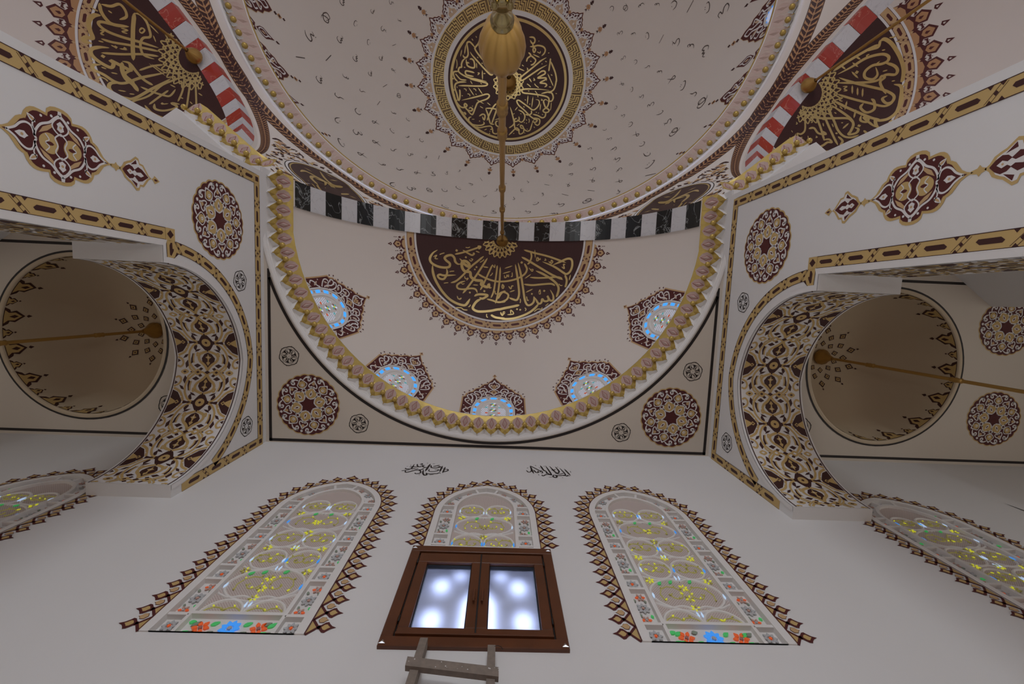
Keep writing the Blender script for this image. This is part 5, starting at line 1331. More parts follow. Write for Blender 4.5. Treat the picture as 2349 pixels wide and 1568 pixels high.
MCs = [[15,(360,50),(270,50),(210,75),(200,130),(225,210),(245,290),(265,310)],[15,(265,150),(270,220),(262,300)],[14,(245,100),(350,100),(500,105),(620,100),(642,70),(560,45),(400,10)],[14,(290,300),(400,275),(540,240),(640,215),(672,240),(640,280),(560,310),(510,335),(480,400),(450,480),(430,495),(390,460),(360,420)],[15,(245,290),(220,310),(240,350),(290,395),(340,395),(365,370),(340,345),(330,375),(370,430),(420,445),(442,420),(410,400),(390,420)],[14,(430,525),(395,540),(390,580),(420,620),(480,640),(560,642),(600,620),(590,590)],[14,(490,655),(540,675),(620,660),(690,655),(712,690),(680,702)],[14,(530,520),(580,490),(612,510),(600,570),(575,520)],[14,(620,410),(650,490),(670,570),(690,620),(740,630)],[14,(770,340),(720,400),(670,500),(640,580)],[14,(790,340),(780,400),(740,520),(700,630)],[13,(620,410),(700,410),(780,425),(845,440)],[14,(845,590),(840,640),(800,660),(765,640),(760,600),(790,580)],[14,(720,690),(720,740),(760,760),(810,740),(840,700)],[9,(385,120),(465,240)],[9,(515,125),(580,220)],[8,(495,290),(600,350)],[8,(740,570),(845,540)],[8,(410,30),(440,80)],[8,(320,140),(350,150),(355,175)],[8,(450,140),(480,150),(490,175)],[8,(370,210),(400,220),(405,245)],[7,(550,60),(570,80)],[7,(480,210),(500,225)],[7,(290,235),(310,240)],[7,(255,420),(275,420)],[7,(300,450),(350,500),(330,460),(360,490)],[8,(430,560),(470,560)],[8,(540,380),(590,410)],[8,(640,330),(690,370)],[8,(600,710),(640,690)],[7,(225,110),(235,130)],[7,(165,140),(190,160),(170,180)],[6,(185,210),(205,235)]]
MCd = [(440,380,11),(538,585,14),(675,755,14),(680,725,12)]
MDs = [[14,(660,165),(540,150),(400,145),(300,150),(282,175),(310,200),(400,210),(540,230),(640,260),(652,320),(630,390),(590,420),(572,445),(600,467),(642,460),(652,430),(610,400),(590,360),(580,310),(610,290),(650,320)],[14,(755,0),(745,80),(720,150),(680,180),(620,190),(545,210)],[14,(640,195),(690,200),(712,260),(690,310),(655,310)],[14,(610,460),(600,520),(560,540),(500,510),(430,490)],[13,(470,290),(512,300),(520,350),(480,410),(430,432),(370,390),(300,340),(240,300),(212,312),(240,370),(320,440),(400,520),(460,560),(492,572),(470,600),(430,590),(470,550)],[13,(230,430),(290,460),(322,510),(310,570),(270,600),(215,560)],[13,(240,520),(242,570),(190,592),(183,560),(215,545)],[13,(410,440),(412,480),(370,502),(330,490)],[13,(440,540),(520,560),(522,620),(490,642),(450,610)],[13,(430,590),(410,660),(390,710),(350,722),(310,690),(290,650),(262,645),(275,682),(320,690)],[14,(120,390),(150,490),(175,600),(190,690),(245,712),(215,680),(190,690),(130,750),(100,780)],[13,(240,700),(250,762),(300,742),(310,690)],[13,(105,680),(160,640),(180,600)],[9,(367,230),(355,360)],[9,(435,245),(415,405)],[9,(540,345),(530,440)],[7,(460,170),(490,210),(505,260)],[8,(380,0),(415,50)],[8,(350,75),(375,90),(405,120)],[8,(455,70),(470,95),(515,130)],[9,(665,0),(715,110)],[13,(620,0),(600,20),(530,60),(600,70),(622,95),(590,120)],[8,(185,440),(225,390)],[8,(210,650),(255,620)],[7,(300,380),(320,400)],[7,(365,170),(385,175)],[7,(740,205),(765,210)],[7,(650,115),(685,120)],[7,(685,330),(680,400),(670,440)],[7,(545,280),(565,300),(540,300)],[7,(340,560),(350,580)],[7,(375,550),(385,580),(375,610)],[7,(160,760),(180,750)],[7,(395,345),(385,360)],[7,(320,290),(340,300)],[7,(160,490),(185,480)],[7,(260,480),(275,490)],[7,(555,490),(575,500)],[7,(445,660),(460,680)],[7,(345,690),(365,700)],[7,(315,740),(325,755)]]
MDd = [(480,465,12),(510,475,12),(315,605,12),(345,615,12)]

def lattice_ring(mb, S, r0, r1, n, w, m, h, keep=lambda a: True):
    """interlaced star lattice round a hook"""
    rm = (r0 + r1) / 2; d = pi / n
    for k in range(n):
        a = 2 * pi * k / n
        if not keep(a): continue
        Q = lambda pts: [(r * sin(a + t * d), r * cos(a + t * d)) for r, t in pts]
        ribbon(mb, S, Q([(r0, -1), (rm * .97, 0), (r1, 1)]), w, m, h); ribbon(mb, S, Q([(r0, 1), (rm * .97, 0), (r1, -1)]), w, m, h)
        ribbon(mb, S, Q([(r0, -1), (r0 * 1.02, 0), (r0, 1)]), w, m, h)
        ribbon(mb, S, Q(smooth_pts([(rm, -1), (r1 * .97, -.55), (r1 * 1.10, 0), (r1 * .97, .55), (rm, 1)], False, 3)), w, m, h)

def half_medallion(f, c, R, label, groups, keepn=0.0, big=True):
    """calligraphic half disc on a semidome; polar radii in degrees"""
    S = sphere_surf(c, R); D = rad(1) * R
    n2 = (f.n.x, f.n.y); ang0 = atan2(f.n.x, f.n.y)
    A = root('calligraphy_medallion', tuple(S(0, 0)), label=label, cat='medallion')
    def sector(r0, r1, m, lift, nm, par=A, a_lim=90, n=72, mb=None):
        own = mb is None
        if own: mb = MB()
        rows = []
        for j, r in enumerate((r0, (r0 * 2 + r1) / 3, (r0 + 2 * r1) / 3, r1)):
            for i in range(n + 1):
                a = ang0 + rad(-a_lim + 2 * a_lim * i / n); rows.append(S(r * D * sin(a), r * D * cos(a), lift))
        F = [(j * (n + 1) + i, j * (n + 1) + i + 1, (j + 1) * (n + 1) + i + 1, (j + 1) * (n + 1) + i) for j in range(3) for i in range(n)]
        mb.add(rows, F, m)
        return mb.build(nm, par) if own else None
    mb = MB()
    for r in range(0, 32, 4): sector(r + .001 if r else .01, r + 4 if r < 28 else 32.2, 'deep', .004, '', mb=mb)
    mb.build('maroon_field', A)
    sector(32.1, 32.9, 'white', .006, 'white_line'); sector(35.6, 36.4, 'white', .006, 'white_line')
    # chain ring
    P = Path2([(34.25 * D * sin(ang0 + rad(-90 + 180 * i / 90)), 34.25 * D * cos(ang0 + rad(-90 + 180 * i / 90))) for i in range(91)])
    mb = MB(); chain_band(mb, S, P, 2.7 * D, P.L / 15, gold='tan', dark='maroon', lift=.005); mb.build('chain_ring', A)
    n = 24 if f is FRM else 20; PF = MB(); PF.add([S(0, 36.5 * D * f.n.y, .003), S(.01, 36.5 * D * f.n.y, .003), S(0, 36.5 * D * f.n.y + .01, .003)], [(0, 1, 2)], 'tan'); PF = PF.build('palmette_fringe', A)
    for i in range(n + 1):
        mb = MB()
        a = ang0 + rad(-90 + 180 * i / n)
        if i not in (0, n): small_fringe(mb, S, 36.4 * D, a, .38 if f is FRM else .56, 'orange' if f is not FRM else 'tan')
        if i < n:
            b = a + rad(90 / n); T = lambda pts: [((36.4 * D + y) * sin(b + x / (36.4 * D)), (36.4 * D + y) * cos(b + x / (36.4 * D))) for x, y in pts]
            paint(mb, S, [T([(-.06, 0), (0, .07), (.06, 0)])], 'tan', .004)
            paint(mb, S, [T([(-.028, .115), (0, .17), (.028, .115), (0, .09)])], 'maroon', .004)
            paint(mb, S, [T([(-.01, .21), (0, .235), (.01, .21), (0, .195)])], 'maroon', .004); paint(mb, S, [T([(-.009, .255), (0, .275), (.009, .255), (0, .24)])], 'maroon', .004)
        if mb.v: mb.build('palmette', PF)
    return A, S, D, ang0

kf = lambda q: q[1] > 0.006
A, S, D, a0 = half_medallion(FRM, FC, FR, 'maroon half medallion with gold calligraphy at the crown of the front half dome', None)
calligraphy(FC, FR, [(970, 550, 4.716, FLs, FLd), (1140, 550, 4.716, FRs, FRd)], parent=A, keep=kf, fat=1.15)
mb = MB(); lattice_ring(mb, S, 2.6 * D, 6.2 * D, 20, .012, 'gold', .008, lambda a: cos(a) > .12); mb.build('lattice_ring', A)
for s, nm, grp in ((-1, 'left', (180, 0, 3.088, LMs, LMd)), (1, 'right', (1780, 50, 2.890, RMs, RMd))):
    f = RGT if s > 0 else LFT; c = Vector((s * SCX, SCY, SZ))
    A, S, D, a0 = half_medallion(f, c, SR, 'maroon half medallion with gold calligraphy at the crown of the %s half dome' % nm, None)
    kk = lambda q, f=f: q[0] * f.n.x + q[1] * f.n.y > 0.01
    calligraphy(c, SR, [grp], parent=A, keep=kk, fat=.78 if s > 0 else .68)
    mb = MB(); lattice_ring(mb, S, 5.5 * D, 8.6 * D, 22, .016, 'gold', .008, lambda a, a0=a0: cos(a - a0) > .1); lattice_ring(mb, S, 8.4 * D, 11.2 * D, 22, .016, 'gold', .008, lambda a, a0=a0: cos(a - a0) > .1); mb.build('lattice_ring', A)

# ---- thin black line where the front half dome meets the arch
mb = MB(); mb.grid(lambda u, v: FRM.p((FR - v) * cos(u), .006 + (v * .2), FRM.z0 + (FR - v) * sin(u)), 80, 1, 'black', (rad(10), rad(170)), (.003, .022)); mb.build('trim_arch_line', kind='structure')

# ---- windows of the front half dome with arabesque hoods
def hood_surf(c, R, A, base):
    c = Vector(c)
    def S(u, v, h=0.0):
        p = rad(base) - v / R; az = A + u / (R * sin(max(.2, p))); r = R - h
        return c + Vector((sin(p) * sin(az), sin(p) * cos(az), cos(p))) * r
    return S
def arabesque_hood(S, W, sc=1.0, rnd=None, blue=True):
    hood = [(.61, 0), (.61, .74), (.565, .77), (.545, .86), (.50, .93), (.435, .96), (.40, 1.03), (.36, 1.09), (.29, 1.12), (.255, 1.20), (.205, 1.255), (.14, 1.28), (.10, 1.35), (.05, 1.41), (0, 1.49)]
    full = [(x * sc, y * sc) for x, y in hood] + [(-x * sc, y * sc) for x, y in hood[-2::-1]]
    full = densify(full, .12)[:-1]
    k_ = [(.42, 0), (.42, .42), (.37, .62), (.27, .77), (.14, .855), (0, .885)]
    inner = [(x * sc, y * sc) for x, y in k_] + [(-x * sc, y * sc) for x, y in k_[-2::-1]]
    mb = MB(); out = [(x * 1.045, y * 1.02) for x, y in full]
    paint(mb, S, [out, inner], 'tan', .003)
    T = lambda pts: [(x * sc, y * sc) for x, y in pts]
    paint(mb, S, [T([(0, 1.50), (-.05, 1.545), (-.025, 1.57), (0, 1.61), (.025, 1.57), (.05, 1.545)])], 'tan', .003)
    mb.build('gold_edge', W)
    mb = MB(); paint(mb, S, [full, inner], 'maroon', .0045); paint(mb, S, [T(circ(0, 1.56, .016, 8))], 'maroon', .0055)
    for x, y in ((.62, .80), (.595, .90), (.50, .985), (.43, 1.06), (.31, 1.16), (.26, 1.245), (.14, 1.325)):
        for sg in (-1, 1): paint(mb, S, [T([(sg * (x + .03), y + .012), (sg * (x + .0), y + .028), (sg * (x - .012), y), (sg * x, y - .012)])], 'maroon', .0045)
    mb.build('maroon_ground', W)
    wh = MB(); tn = MB()
    for sg in (-1, 1):
        m = lambda pts: [(x * sg * sc, y * sc) for x, y in pts]
        def sw(pts, w=.013): ribbon(wh, S, m(smooth_pts(pts, False, 4)), w * sc, 'white', .0062)
        sw([(.43, .50), (.50, .55), (.56, .62), (.555, .69), (.50, .72), (.46, .68)]); sw([(.43, .45), (.47, .38), (.54, .33), (.57, .25), (.52, .20)])
        sw([(.44, .12), (.48, .18), (.54, .12), (.56, .04)]); sw([(.42, .56), (.44, .66), (.42, .76), (.46, .84), (.52, .84), (.53, .78), (.49, .75)])
        sw([(.36, .66), (.34, .76), (.37, .86), (.44, .90), (.47, .86), (.42, .83)]); sw([(.27, .79), (.24, .88), (.28, .97), (.36, 1.0), (.40, .96), (.37, .91), (.33, .93)])
        sw([(.14, .87), (.17, .96), (.14, 1.05), (.19, 1.13), (.27, 1.10), (.30, 1.04), (.26, 1.0), (.23, 1.04)]); sw([(0, 1.10), (.06, 1.15), (.11, 1.22), (.09, 1.30), (.03, 1.33), (0, 1.41)])
        sw([(.0, .92), (.05, .98), (.11, 1.02), (.06, 1.08), (0, 1.10)], .011); sw([(.12, 1.02), (.16, 1.0), (.22, .95), (.20, .88)], .010); sw([(.05, .90), (.12, .93), (.20, .90)], .010)
        for p0, p1, w in (((.47, .30), (.55, .42), .022), ((.44, .58), (.40, .70), .02), ((.30, .86), (.36, .95), .022), ((.18, 1.0), (.24, 1.08), .024), ((.08, 1.20), (.04, 1.28), .022), ((.50, .12), (.45, .22), .018), ((.52, .60), (.48, .68), .018), ((.08, .92), (.18, .90), .018), ((.32, .78), (.28, .84), .016)):
            paint(wh, S, [m(leaf(p0, p1, w))], 'white', .0062); paint(tn, S, [m(leaf(p0, p1, w * .55))], 'peach', .0075)
        for x, y in ((.575, .45), (.56, .10), (.20, 1.19), (.53, .90)): paint(wh, S, [m(circ(x, y, .014, 7))], 'white', .0062)
    paint(tn, S, [T([(0, .95), (.075, 1.01), (0, 1.09), (-.075, 1.01)])], 'tan', .0068); paint(tn, S, [T([(0, 1.12), (.055, 1.20), (0, 1.27), (-.055, 1.20)])], 'tan', .0068)
    paint(tn, S, [T([(0, .99), (.02, 1.01), (0, 1.035), (-.02, 1.01)]), T([(0, 1.17), (.014, 1.19), (0, 1.215), (-.014, 1.19)])], 'maroon', .008) if False else None
    paint(tn, S, [T([(0, .985), (.022, 1.01), (0, 1.04), (-.022, 1.01)])], 'maroon', .0082); paint(tn, S, [T([(0, 1.17), (.015, 1.19), (0, 1.215), (-.015, 1.19)])], 'maroon', .0082)
    wh.build('white_scrollwork', W); tn.build('gold_leaves', W)
    # plaster frame and glass
    mb = MB(); paint(mb, S, [inner], 'plaster_frame', .006)
    ribbon(mb, S, [(x * .985, y * .985) for x, y in inner], .012, 'plaster_frame', .018)
    i2 = [(x * .66, y * .80) for x, y in inner]
    ridge(mb, S, smooth_pts(i2, False, 3), .022 * sc, 'plaster_frame', .005, .016)
    mb.build('frame', W)
    gl = MB()
    P = Path2([(x * .83, y * .905) for x, y in smooth_pts(inner, False, 4)])
    k = 9
    for i in range(k):
        c = P.L * (i + .5) / k; hw = P.L / k * .27
        if i != 4 or True:
            q = [P.at(c - hw, -.030 * sc), P.at(c, -.030 * sc), P.at(c + hw, -.030 * sc), P.at(c + hw, .030 * sc), P.at(c, .030 * sc), P.at(c - hw, .030 * sc)]
            paint(gl, S, [q], 'g_sky' if not blue else 'g_azure', .010)
        if i: 
            x, y = P.at(P.L * i / k); paint(gl, S, [circ(x, y, .014 * sc, 8)], 'g_rose', .012)
    gl.build('blue_border_panes', W)
    gl = MB(); T2 = lambda pts: [(x * sc, y * sc) for x, y in pts]
    for i in range(-6, 7):
        for j in range(14):
            x, y = i * .036 + (.018 if j % 2 else 0), .05 + j * .04
            if abs(x) < .235 - max(0, (y - .38)) * .8 and (abs(x) > .10 or j < 2): shp_(gl, S, T2(circ(x, y, .0115, 5)), 'g_pale', .009)
    gl.build('pierced_glass', W)
    gl = MB()
    for cx, cy, mm in ((0, .56, 'g_yellow'), (0, .36, 'g_yellow'), (0, .14, 'g_yellow')):
        for q in range(6):
            a = q * pi / 3; paint(gl, S, [T2([(cx + x, cy + y) for x, y in xf(leaf((.02, 0), (.075, 0), .020), 1, a)])], ['g_rose', 'g_pale', 'g_teal'][q % 3], .012)
        paint(gl, S, [T2(circ(cx, cy, .022, 6))], mm, .014)
    for cx, cy, mm in ((-.13, .46, 'g_teal'), (.13, .46, 'g_teal'), (-.12, .25, 'g_orange'), (.12, .25, 'g_orange'), (-.13, .08, 'g_teal'), (.13, .08, 'g_teal')):
        paint(gl, S, [T2(leaf((cx - .035, cy), (cx + .035, cy), .02))], mm, .012)
    gl.build('jewelled_panes', W)
def shp_(mb, S, pts, m, h): paint(mb, S, [pts], m, h)
M['g_azure'] = mat('azure_glass', (.08, .35, .8), .2, emit=(.04, .36, 1.0), estr=.85)
M['g_pale'] = mat('pale_glass', (.6, .65, .75), .2, emit=(.62, .72, 1.0), estr=.55)
M['g_teal'] = mat('teal_glass', (.15, .45, .45), .2, emit=(.06, .45, .45), estr=.3)
for i, (az, lab) in enumerate(((-60.3, 'window_7'), (-30.2, 'window_8'), (.15, 'window_9'), (30.7, 'window_10'), (61.0, 'window_11'))):
    S = hood_surf(FC, FR, rad(az), 80.9); W = root(lab, tuple(S(0, .4)), kind='structure'); arabesque_hood(S, W)

# ---- main dome: medallion, kufic ring, fringe, letters, window hoods
S = sphere_surf(DC, DR); D = rad(1) * DR
A = root('calligraphy_medallion', tuple(S(0, 0)), label='large round maroon medallion with gold radiating calligraphy at the centre of the main dome', cat='medallion')
mb = MB()
for r0, r1 in ((.01, 4), (4, 8), (8, 12), (12, 16), (16, 19.9)):
    mb.grid(lambda u, v: S(v * D * sin(u), v * D * cos(u), .006), 128, 4, 'deep', (0, 2 * pi), (r0, r1))
mb.build('maroon_field', A)
def ringm(r0, r1, m, h, nm): 
    mb = MB(); mb.grid(lambda u, v: S(v * D * sin(u), v * D * cos(u), h), 180, 4, m, (0, 2 * pi), (r0, r1)); mb.build(nm, A)
ringm(18.45, 19.25, 'gold', .011, 'gold_ring'); ringm(19.9, 21.25, 'white', .006, 'white_ring'); ringm(21.25, 24.9, 'gold', .007, 'kufic_ground'); ringm(24.9, 25.5, 'white', .006, 'white_ring')
for k_, nm in ((2.4, 3.5), (3.4, 4.6)):
    mb = MB(); lattice_ring(mb, S, k_ * D * .85, nm * D, 14, .022, 'gold', .011); mb.build('lattice_ring', A)
calligraphy(DC, DR, [(1010, 40, 5.973, MAs, MAd), (1150, 40, 5.973, MBs, []), (1010, 180, 5.973, MCs, MCd), (1150, 180, 5.973, MDs, MDd)], parent=A, lift=.011, fat=1.12)
KUF = ["#.#.#.####.#.#.#.#.###.#", "#.#.#....#.#.#.#.#.#.#.#", "#.#.####.#.#.#...#.###.#", "#.#....#.#.#.###.#.....#", "#.####.#.#.#...#.#####.#", "#.#..#.#.#.###.#.....#.#", "#.####.#.#...#.#####.#.#", "#......#.###.#.......#.#", "########...#.#########.#"]
mb = MB(); nmod = 18; rows = len(KUF); cols = len(KUF[0]); ra, rb = 21.45, 24.75
for q in range(nmod):
    for j, row in enumerate(KUF):
        i = 0
        while i < cols:
            if row[i] == '.': i += 1; continue
            k = i
            while k < cols and row[k] == '#': k += 1
            if k - i > 1:
                a_0, a_1 = 2 * pi * (q + i / cols) / nmod, 2 * pi * (q + (k - .15) / cols) / nmod; r0 = ra + (rb - ra) * j / rows; r1 = ra + (rb - ra) * (j + .62) / rows
                mb.grid(lambda u, v: S(v * D * sin(u), v * D * cos(u), .011), 2, 1, 'deep', (a_0, a_1), (r0, r1))
            i = k
    for i in range(cols):
        j = 0
        while j < rows:
            if KUF[j][i] == '.': j += 1; continue
            k = j
            while k < rows and KUF[k][i] == '#': k += 1
            a_0, a_1 = 2 * pi * (q + (i + .12) / cols) / nmod, 2 * pi * (q + (i + .78) / cols) / nmod
            if k - j > 1: mb.grid(lambda u, v: S(v * D * sin(u), v * D * cos(u), .0112), 1, 2, 'deep', (a_0, a_1), (ra + (rb - ra) * j / rows, ra + (rb - ra) * (k - .3) / rows))
            j = k
mb.build('kufic_lettering', A, kind='stuff')
# pointed lace fringe: 26 points
N = 26; ph = rad(4.95)
FR_ = root('lace_fringe', tuple(S(0, 26 * D)), label='pointed lace fringe of maroon and white scrolls around the main dome medallion', cat='ornament')
for k in range(N):
    a = ph + 2 * pi * k / N; da = pi / N; mb = MB()
    T = lambda pts: [((25.5 + y) * D * sin(a + x * da), (25.5 + y) * D * cos(a + x * da)) for x, y in pts]
    edge = [(1, 0), (1, 1.9), (.80, 2.3), (.72, 2.9), (.52, 3.1), (.40, 3.7), (.22, 3.9), (0, 4.9)]
    full = edge + [(-x, y) for x, y in edge[-2::-1]]
    paint(mb, S, [T([(x * 1.03, y * 1.03) for x, y in full])], 'orange', .005)
    paint(mb, S, [T([(x * .97, y * .965) for x, y in full])], 'white', .0075)
    paint(mb, S, [T([(-.5, .1), (-.42, 1.2), (-.15, 1.7), (0, 2.5), (.15, 1.7), (.42, 1.2), (.5, .1)])], 'peach', .009)
    for sg in (-1, 1):
        m = lambda pts: T([(x * sg, y) for x, y in pts])
        for pts in ([(.95, 1.6), (.75, 1.2), (.68, 1.9), (.86, 2.0)], [(.62, .9), (.48, 1.6), (.35, 1.7), (.50, 2.1)], [(.75, 2.0), (.60, 2.7), (.45, 2.4)], [(.40, 2.2), (.42, 2.9), (.25, 3.1), (.28, 2.5)], [(.25, 3.3), (.12, 3.9), (.05, 3.3), (.16, 2.9)], [(.95, .2), (.82, .8), (.70, .3)], [(.10, 2.2), (.12, 2.9), (.02, 3.0)], [(.62, .2), (.60, .7), (.52, .3)]):
            paint(mb, S, [m(pts)], 'maroon', .0105)
        ribbon(mb, S, m([(.97, 1.9), (.78, 2.25), (.70, 2.85), (.50, 3.05), (.38, 3.6), (.20, 3.8), (0, 4.75)]), .018, 'maroon', .0105)
        paint(mb, S, [m(circ(.18, 1.1, .09, 5))], 'grey', .0115)
    paint(mb, S, [T([(0, .5), (.09, 1.0), (0, 1.4), (-.09, 1.0)])], 'white', .0115)
    a = a + da
    T = lambda pts: [((25.5 + y) * D * sin(a + x * da), (25.5 + y) * D * cos(a + x * da)) for x, y in pts]
    paint(mb, S, [T([(0, 1.5), (.16, 2.1), (0, 2.7), (-.16, 2.1)])], 'orange', .0115)
    a = a - da
    T = lambda pts: [((25.5 + y) * D * sin(a + x * da), (25.5 + y) * D * cos(a + x * da)) for x, y in pts]
    mb.build('lace_point', FR_)
    mb = MB()
    paint(mb, S, [T([(-.14, 5.5), (0, 5.75), (.14, 5.5), (.05, 5.9), (.10, 6.1), (-.10, 6.1), (-.05, 5.9)])], 'deep', .006)
    paint(mb, S, [T([(0, 6.1), (.13, 6.5), (.20, 6.9), (.13, 7.3), (0, 7.6), (-.13, 7.3), (-.20, 6.9), (-.13, 6.5)])], 'orange', .006)
    paint(mb, S, [T(circ(0, 6.85, .09, 6))], 'deep', .008); paint(mb, S, [T([(x * .5, 6.85 + (y - 6.85) * .9) for x, y in circ(0, 6.85, .07, 6)])], 'peach', .009)
    for sg in (-1, 1): paint(mb, S, [T([(sg * .16, 6.3), (sg * .24, 6.5), (sg * .17, 6.6)])], 'deep', .006)
    paint(mb, S, [T([(0, 7.65), (.16, 8.1), (.06, 8.3), (.13, 8.5), (0, 9.1), (-.13, 8.5), (-.06, 8.3), (-.16, 8.1)])], 'deep', .006)
    mb.build('flower_finial', FR_)
# scattered brush letters
M['ink'] = mat('grey_brown_ink', (.10, .075, .065), .7)
GL = [[[(.3, .1), (-.2, .45), (-.45, .1), (-.1, -.25), (.35, -.05), (.3, .35), (-.05, .3), (.05, -.3), (.4, -.35)]],
      [[(-.1, .5), (-.15, 0), (-.05, -.35), (.2, -.45), (.35, -.2)], [(.15, .15), (.2, .12)]],
      [[(-.35, .35), (-.05, .5), (.1, .3), (-.15, .1), (.2, -.05), (.3, -.35), (0, -.5), (-.3, -.3)]],
      [[(-.35, .2), (-.3, -.2), (0, -.4), (.35, -.2), (.35, .2)], [(0, .2), (.05, .15)]],
      [[(0, .2), (.18, .35), (.25, .1), (.05, .05), (.2, -.05), (.1, -.35), (-.25, -.45)]],
      [[(-.2, .5), (.2, -.5)]],
      [[(-.3, .45), (.1, -.3), (-.15, -.45), (-.2, -.2), (.35, .4)]],
      [[(-.3, .3), (0, .35), (-.1, .05), (.25, .0), (.35, -.25), (0, -.45), (-.35, -.35)], [(.05, .5), (.1, .45)]],
      [[(-.45, 0), (-.25, .2), (-.1, 0), (0, .2), (.12, 0), (.3, .15), (.42, -.1), (.2, -.4), (-.1, -.3)]],
      [[(-.4, .1), (-.3, -.2), (.1, -.25), (.45, -.1), (.4, .15)], [(-.05, .25), (0, .2)], [(.12, .25), (.17, .2)]],
      [[(.1, .5), (0, .1), (.1, -.2), (-.1, -.45), (-.35, -.3)]]]
LM_ = []
for g in GL:
    mb = MB(); Sg = lambda u, v, h=0.0: Vector((u, v, h))
    for st in g: ribbon(mb, Sg, smooth_pts(st, False, 4) if len(st) > 2 else [st[0], ((st[0][0] + st[1][0]) / 2, (st[0][1] + st[1][1]) / 2), st[1]], taper(.040, .2, .2) if len(st) > 2 else .034, 'grey', 0)
    me = bpy.data.meshes.new('letter'); me.from_pydata(mb.v, [], mb.f); me.materials.append(M['ink']); LM_.append(me)
LT = root('scattered_letters', tuple(S(0, 45 * D)), label='small dark brush letters scattered in rings over the pale main dome', cat='inscription')
rl = random.Random(5); o0 = Vector(ORIG[LT.name])
for j, (pp, sz) in enumerate(((37.5, .17), (41.2, .19), (45.2, .21), (49.4, .24), (53.8, .27), (58.4, .30), (63.2, .34), (68.0, .36))):
    n = 30
    for i in range(n):
        a = 2 * pi * (i + .5 * (j % 2) + .18 * j) / n
        if j == 7 and i % 2: continue
        r = pp * D; p = S(r * sin(a), r * cos(a), .008); up_ = (DC - p).normalized()
        rad_ = Vector((sin(a) * cos(pp * pi / 180), cos(a) * cos(pp * pi / 180), -sin(pp * pi / 180)))
        x = rad_.cross(up_).normalized() * -1; y = -rad_
        x = y.cross(up_).normalized()
        mt = Matrix((x, y, up_)).transposed().to_4x4()
        o = bpy.data.objects.new('letter', LM_[rl.randrange(len(LM_))]); COL.objects.link(o); o.parent = LT
        o.matrix_local = Matrix.Translation(p - o0) @ mt @ Matrix.Rotation(rl.uniform(-.5, .5), 4, 'Z') @ Matrix.Scale(sz * rl.uniform(1.05, 1.35), 4)
# windows round the foot of the main dome
def dome_window(k, az, par):
    S = hood_surf(DC, DR, az, 88.5); mb = MB()
    edge = [(.58, 0), (.60, .70), (.54, .90), (.50, 1.12), (.40, 1.20), (.34, 1.42), (.22, 1.50), (.14, 1.70), (0, 1.85)]
    full = densify(edge + [(-x, y) for x, y in edge[-2::-1]], .2); k_ = [(.33, 0), (.33, .55), (.24, .80), (.10, .90)]
    inner = k_ + [(-x, y) for x, y in k_[::-1]]
    paint(mb, S, [[(x * 1.03, y * 1.01) for x, y in full], inner], 'tan', .005); paint(mb, S, [full, inner], 'maroon', .008)
    for sg in (-1, 1):
        m = lambda pts: [(x * sg, y) for x, y in pts]
        for st in ([(.36, .1), (.48, .3), (.52, .55), (.42, .62)], [(.36, .5), (.50, .75), (.45, .95), (.36, .85)], [(.30, .78), (.30, 1.0), (.40, 1.1), (.32, 1.22)], [(.15, .92), (.10, 1.1), (.22, 1.25), (.28, 1.35), (.15, 1.40)], [(0, 1.0), (.08, 1.15), (.04, 1.4), (.10, 1.55), (0, 1.70)], [(.20, .90), (.26, 1.05), (.18, 1.15)], [(.38, .3), (.42, .45), (.38, .55)]):
            ribbon(mb, S, m(smooth_pts(st, False, 3)), .022, 'white', .011)
        paint(mb, S, [m(leaf((.10, 1.15), (.22, 1.38), .035))], 'peach', .012); paint(mb, S, [m(leaf((.40, .75), (.46, .95), .03))], 'peach', .012)
    for y0, r in ((1.98, .07), (2.14, .10), (2.32, .06)):
        paint(mb, S, [[(0, y0 - r), (r * .8, y0), (0, y0 + r), (-r * .8, y0)]], 'orange' if r > .08 else 'deep', .006); 
    paint(mb, S, [circ(0, 2.14, .04, 6)], 'deep', .008)
    mb.build('arabesque_hood', par)
    mb = MB(); paint(mb, S, [inner], 'plaster_frame', .007); ribbon(mb, S, inner, .02, 'plaster_frame', .02); mb.build('frame', par)
    mb = MB(); paint(mb, S, [[(x * .72, .05 + y * .85) for x, y in inner]], 'g_frost', .012); mb.build('pane', par)
    mb = MB()
    for i in range(7):
        a = i * pi / 6; x, y = .27 * cos(a), .52 + .30 * sin(a); paint(mb, S, [circ(x, y, .03, 6)], 'g_blue', .014)
    mb.build('blue_panes', par)
    # slender spray beside the window
    S2 = hood_surf(DC, DR, az + rad(7.5), 88.5); mb = MB()
    for pts, m_ in (([(0, .95), (.13, 1.15), (.16, 1.30), (.07, 1.50), (0, 1.70), (-.07, 1.50), (-.16, 1.30), (-.13, 1.15)], 'maroon'), ([(0, .55), (.20, .70), (.10, .95), (0, .90), (-.10, .95), (-.20, .70)], 'maroon'), ([(0, 1.74), (.045, 1.80), (0, 1.92), (-.045, 1.80)], 'deep')): paint(mb, S2, [pts], m_, .005)
    for sg in (-1, 1):
        m = lambda pts: [(x * sg, y) for x, y in pts]
        ribbon(mb, S2, m(smooth_pts([(0, 1.05), (.08, 1.15), (.10, 1.30), (.02, 1.42), (0, 1.55)], False, 3)), .016, 'white', .008); ribbon(mb, S2, m([(0, .62), (.12, .72), (.05, .85)]), .016, 'white', .008)
    paint(mb, S2, [[(0, 1.15), (.04, 1.25), (0, 1.35), (-.04, 1.25)]], 'peach', .009)
    mb.build('spray', par)
M['g_frost'] = mat('frosted_dome_glass', (.6, .65, .75), .3, emit=(.55, .65, 1.0), estr=.35)
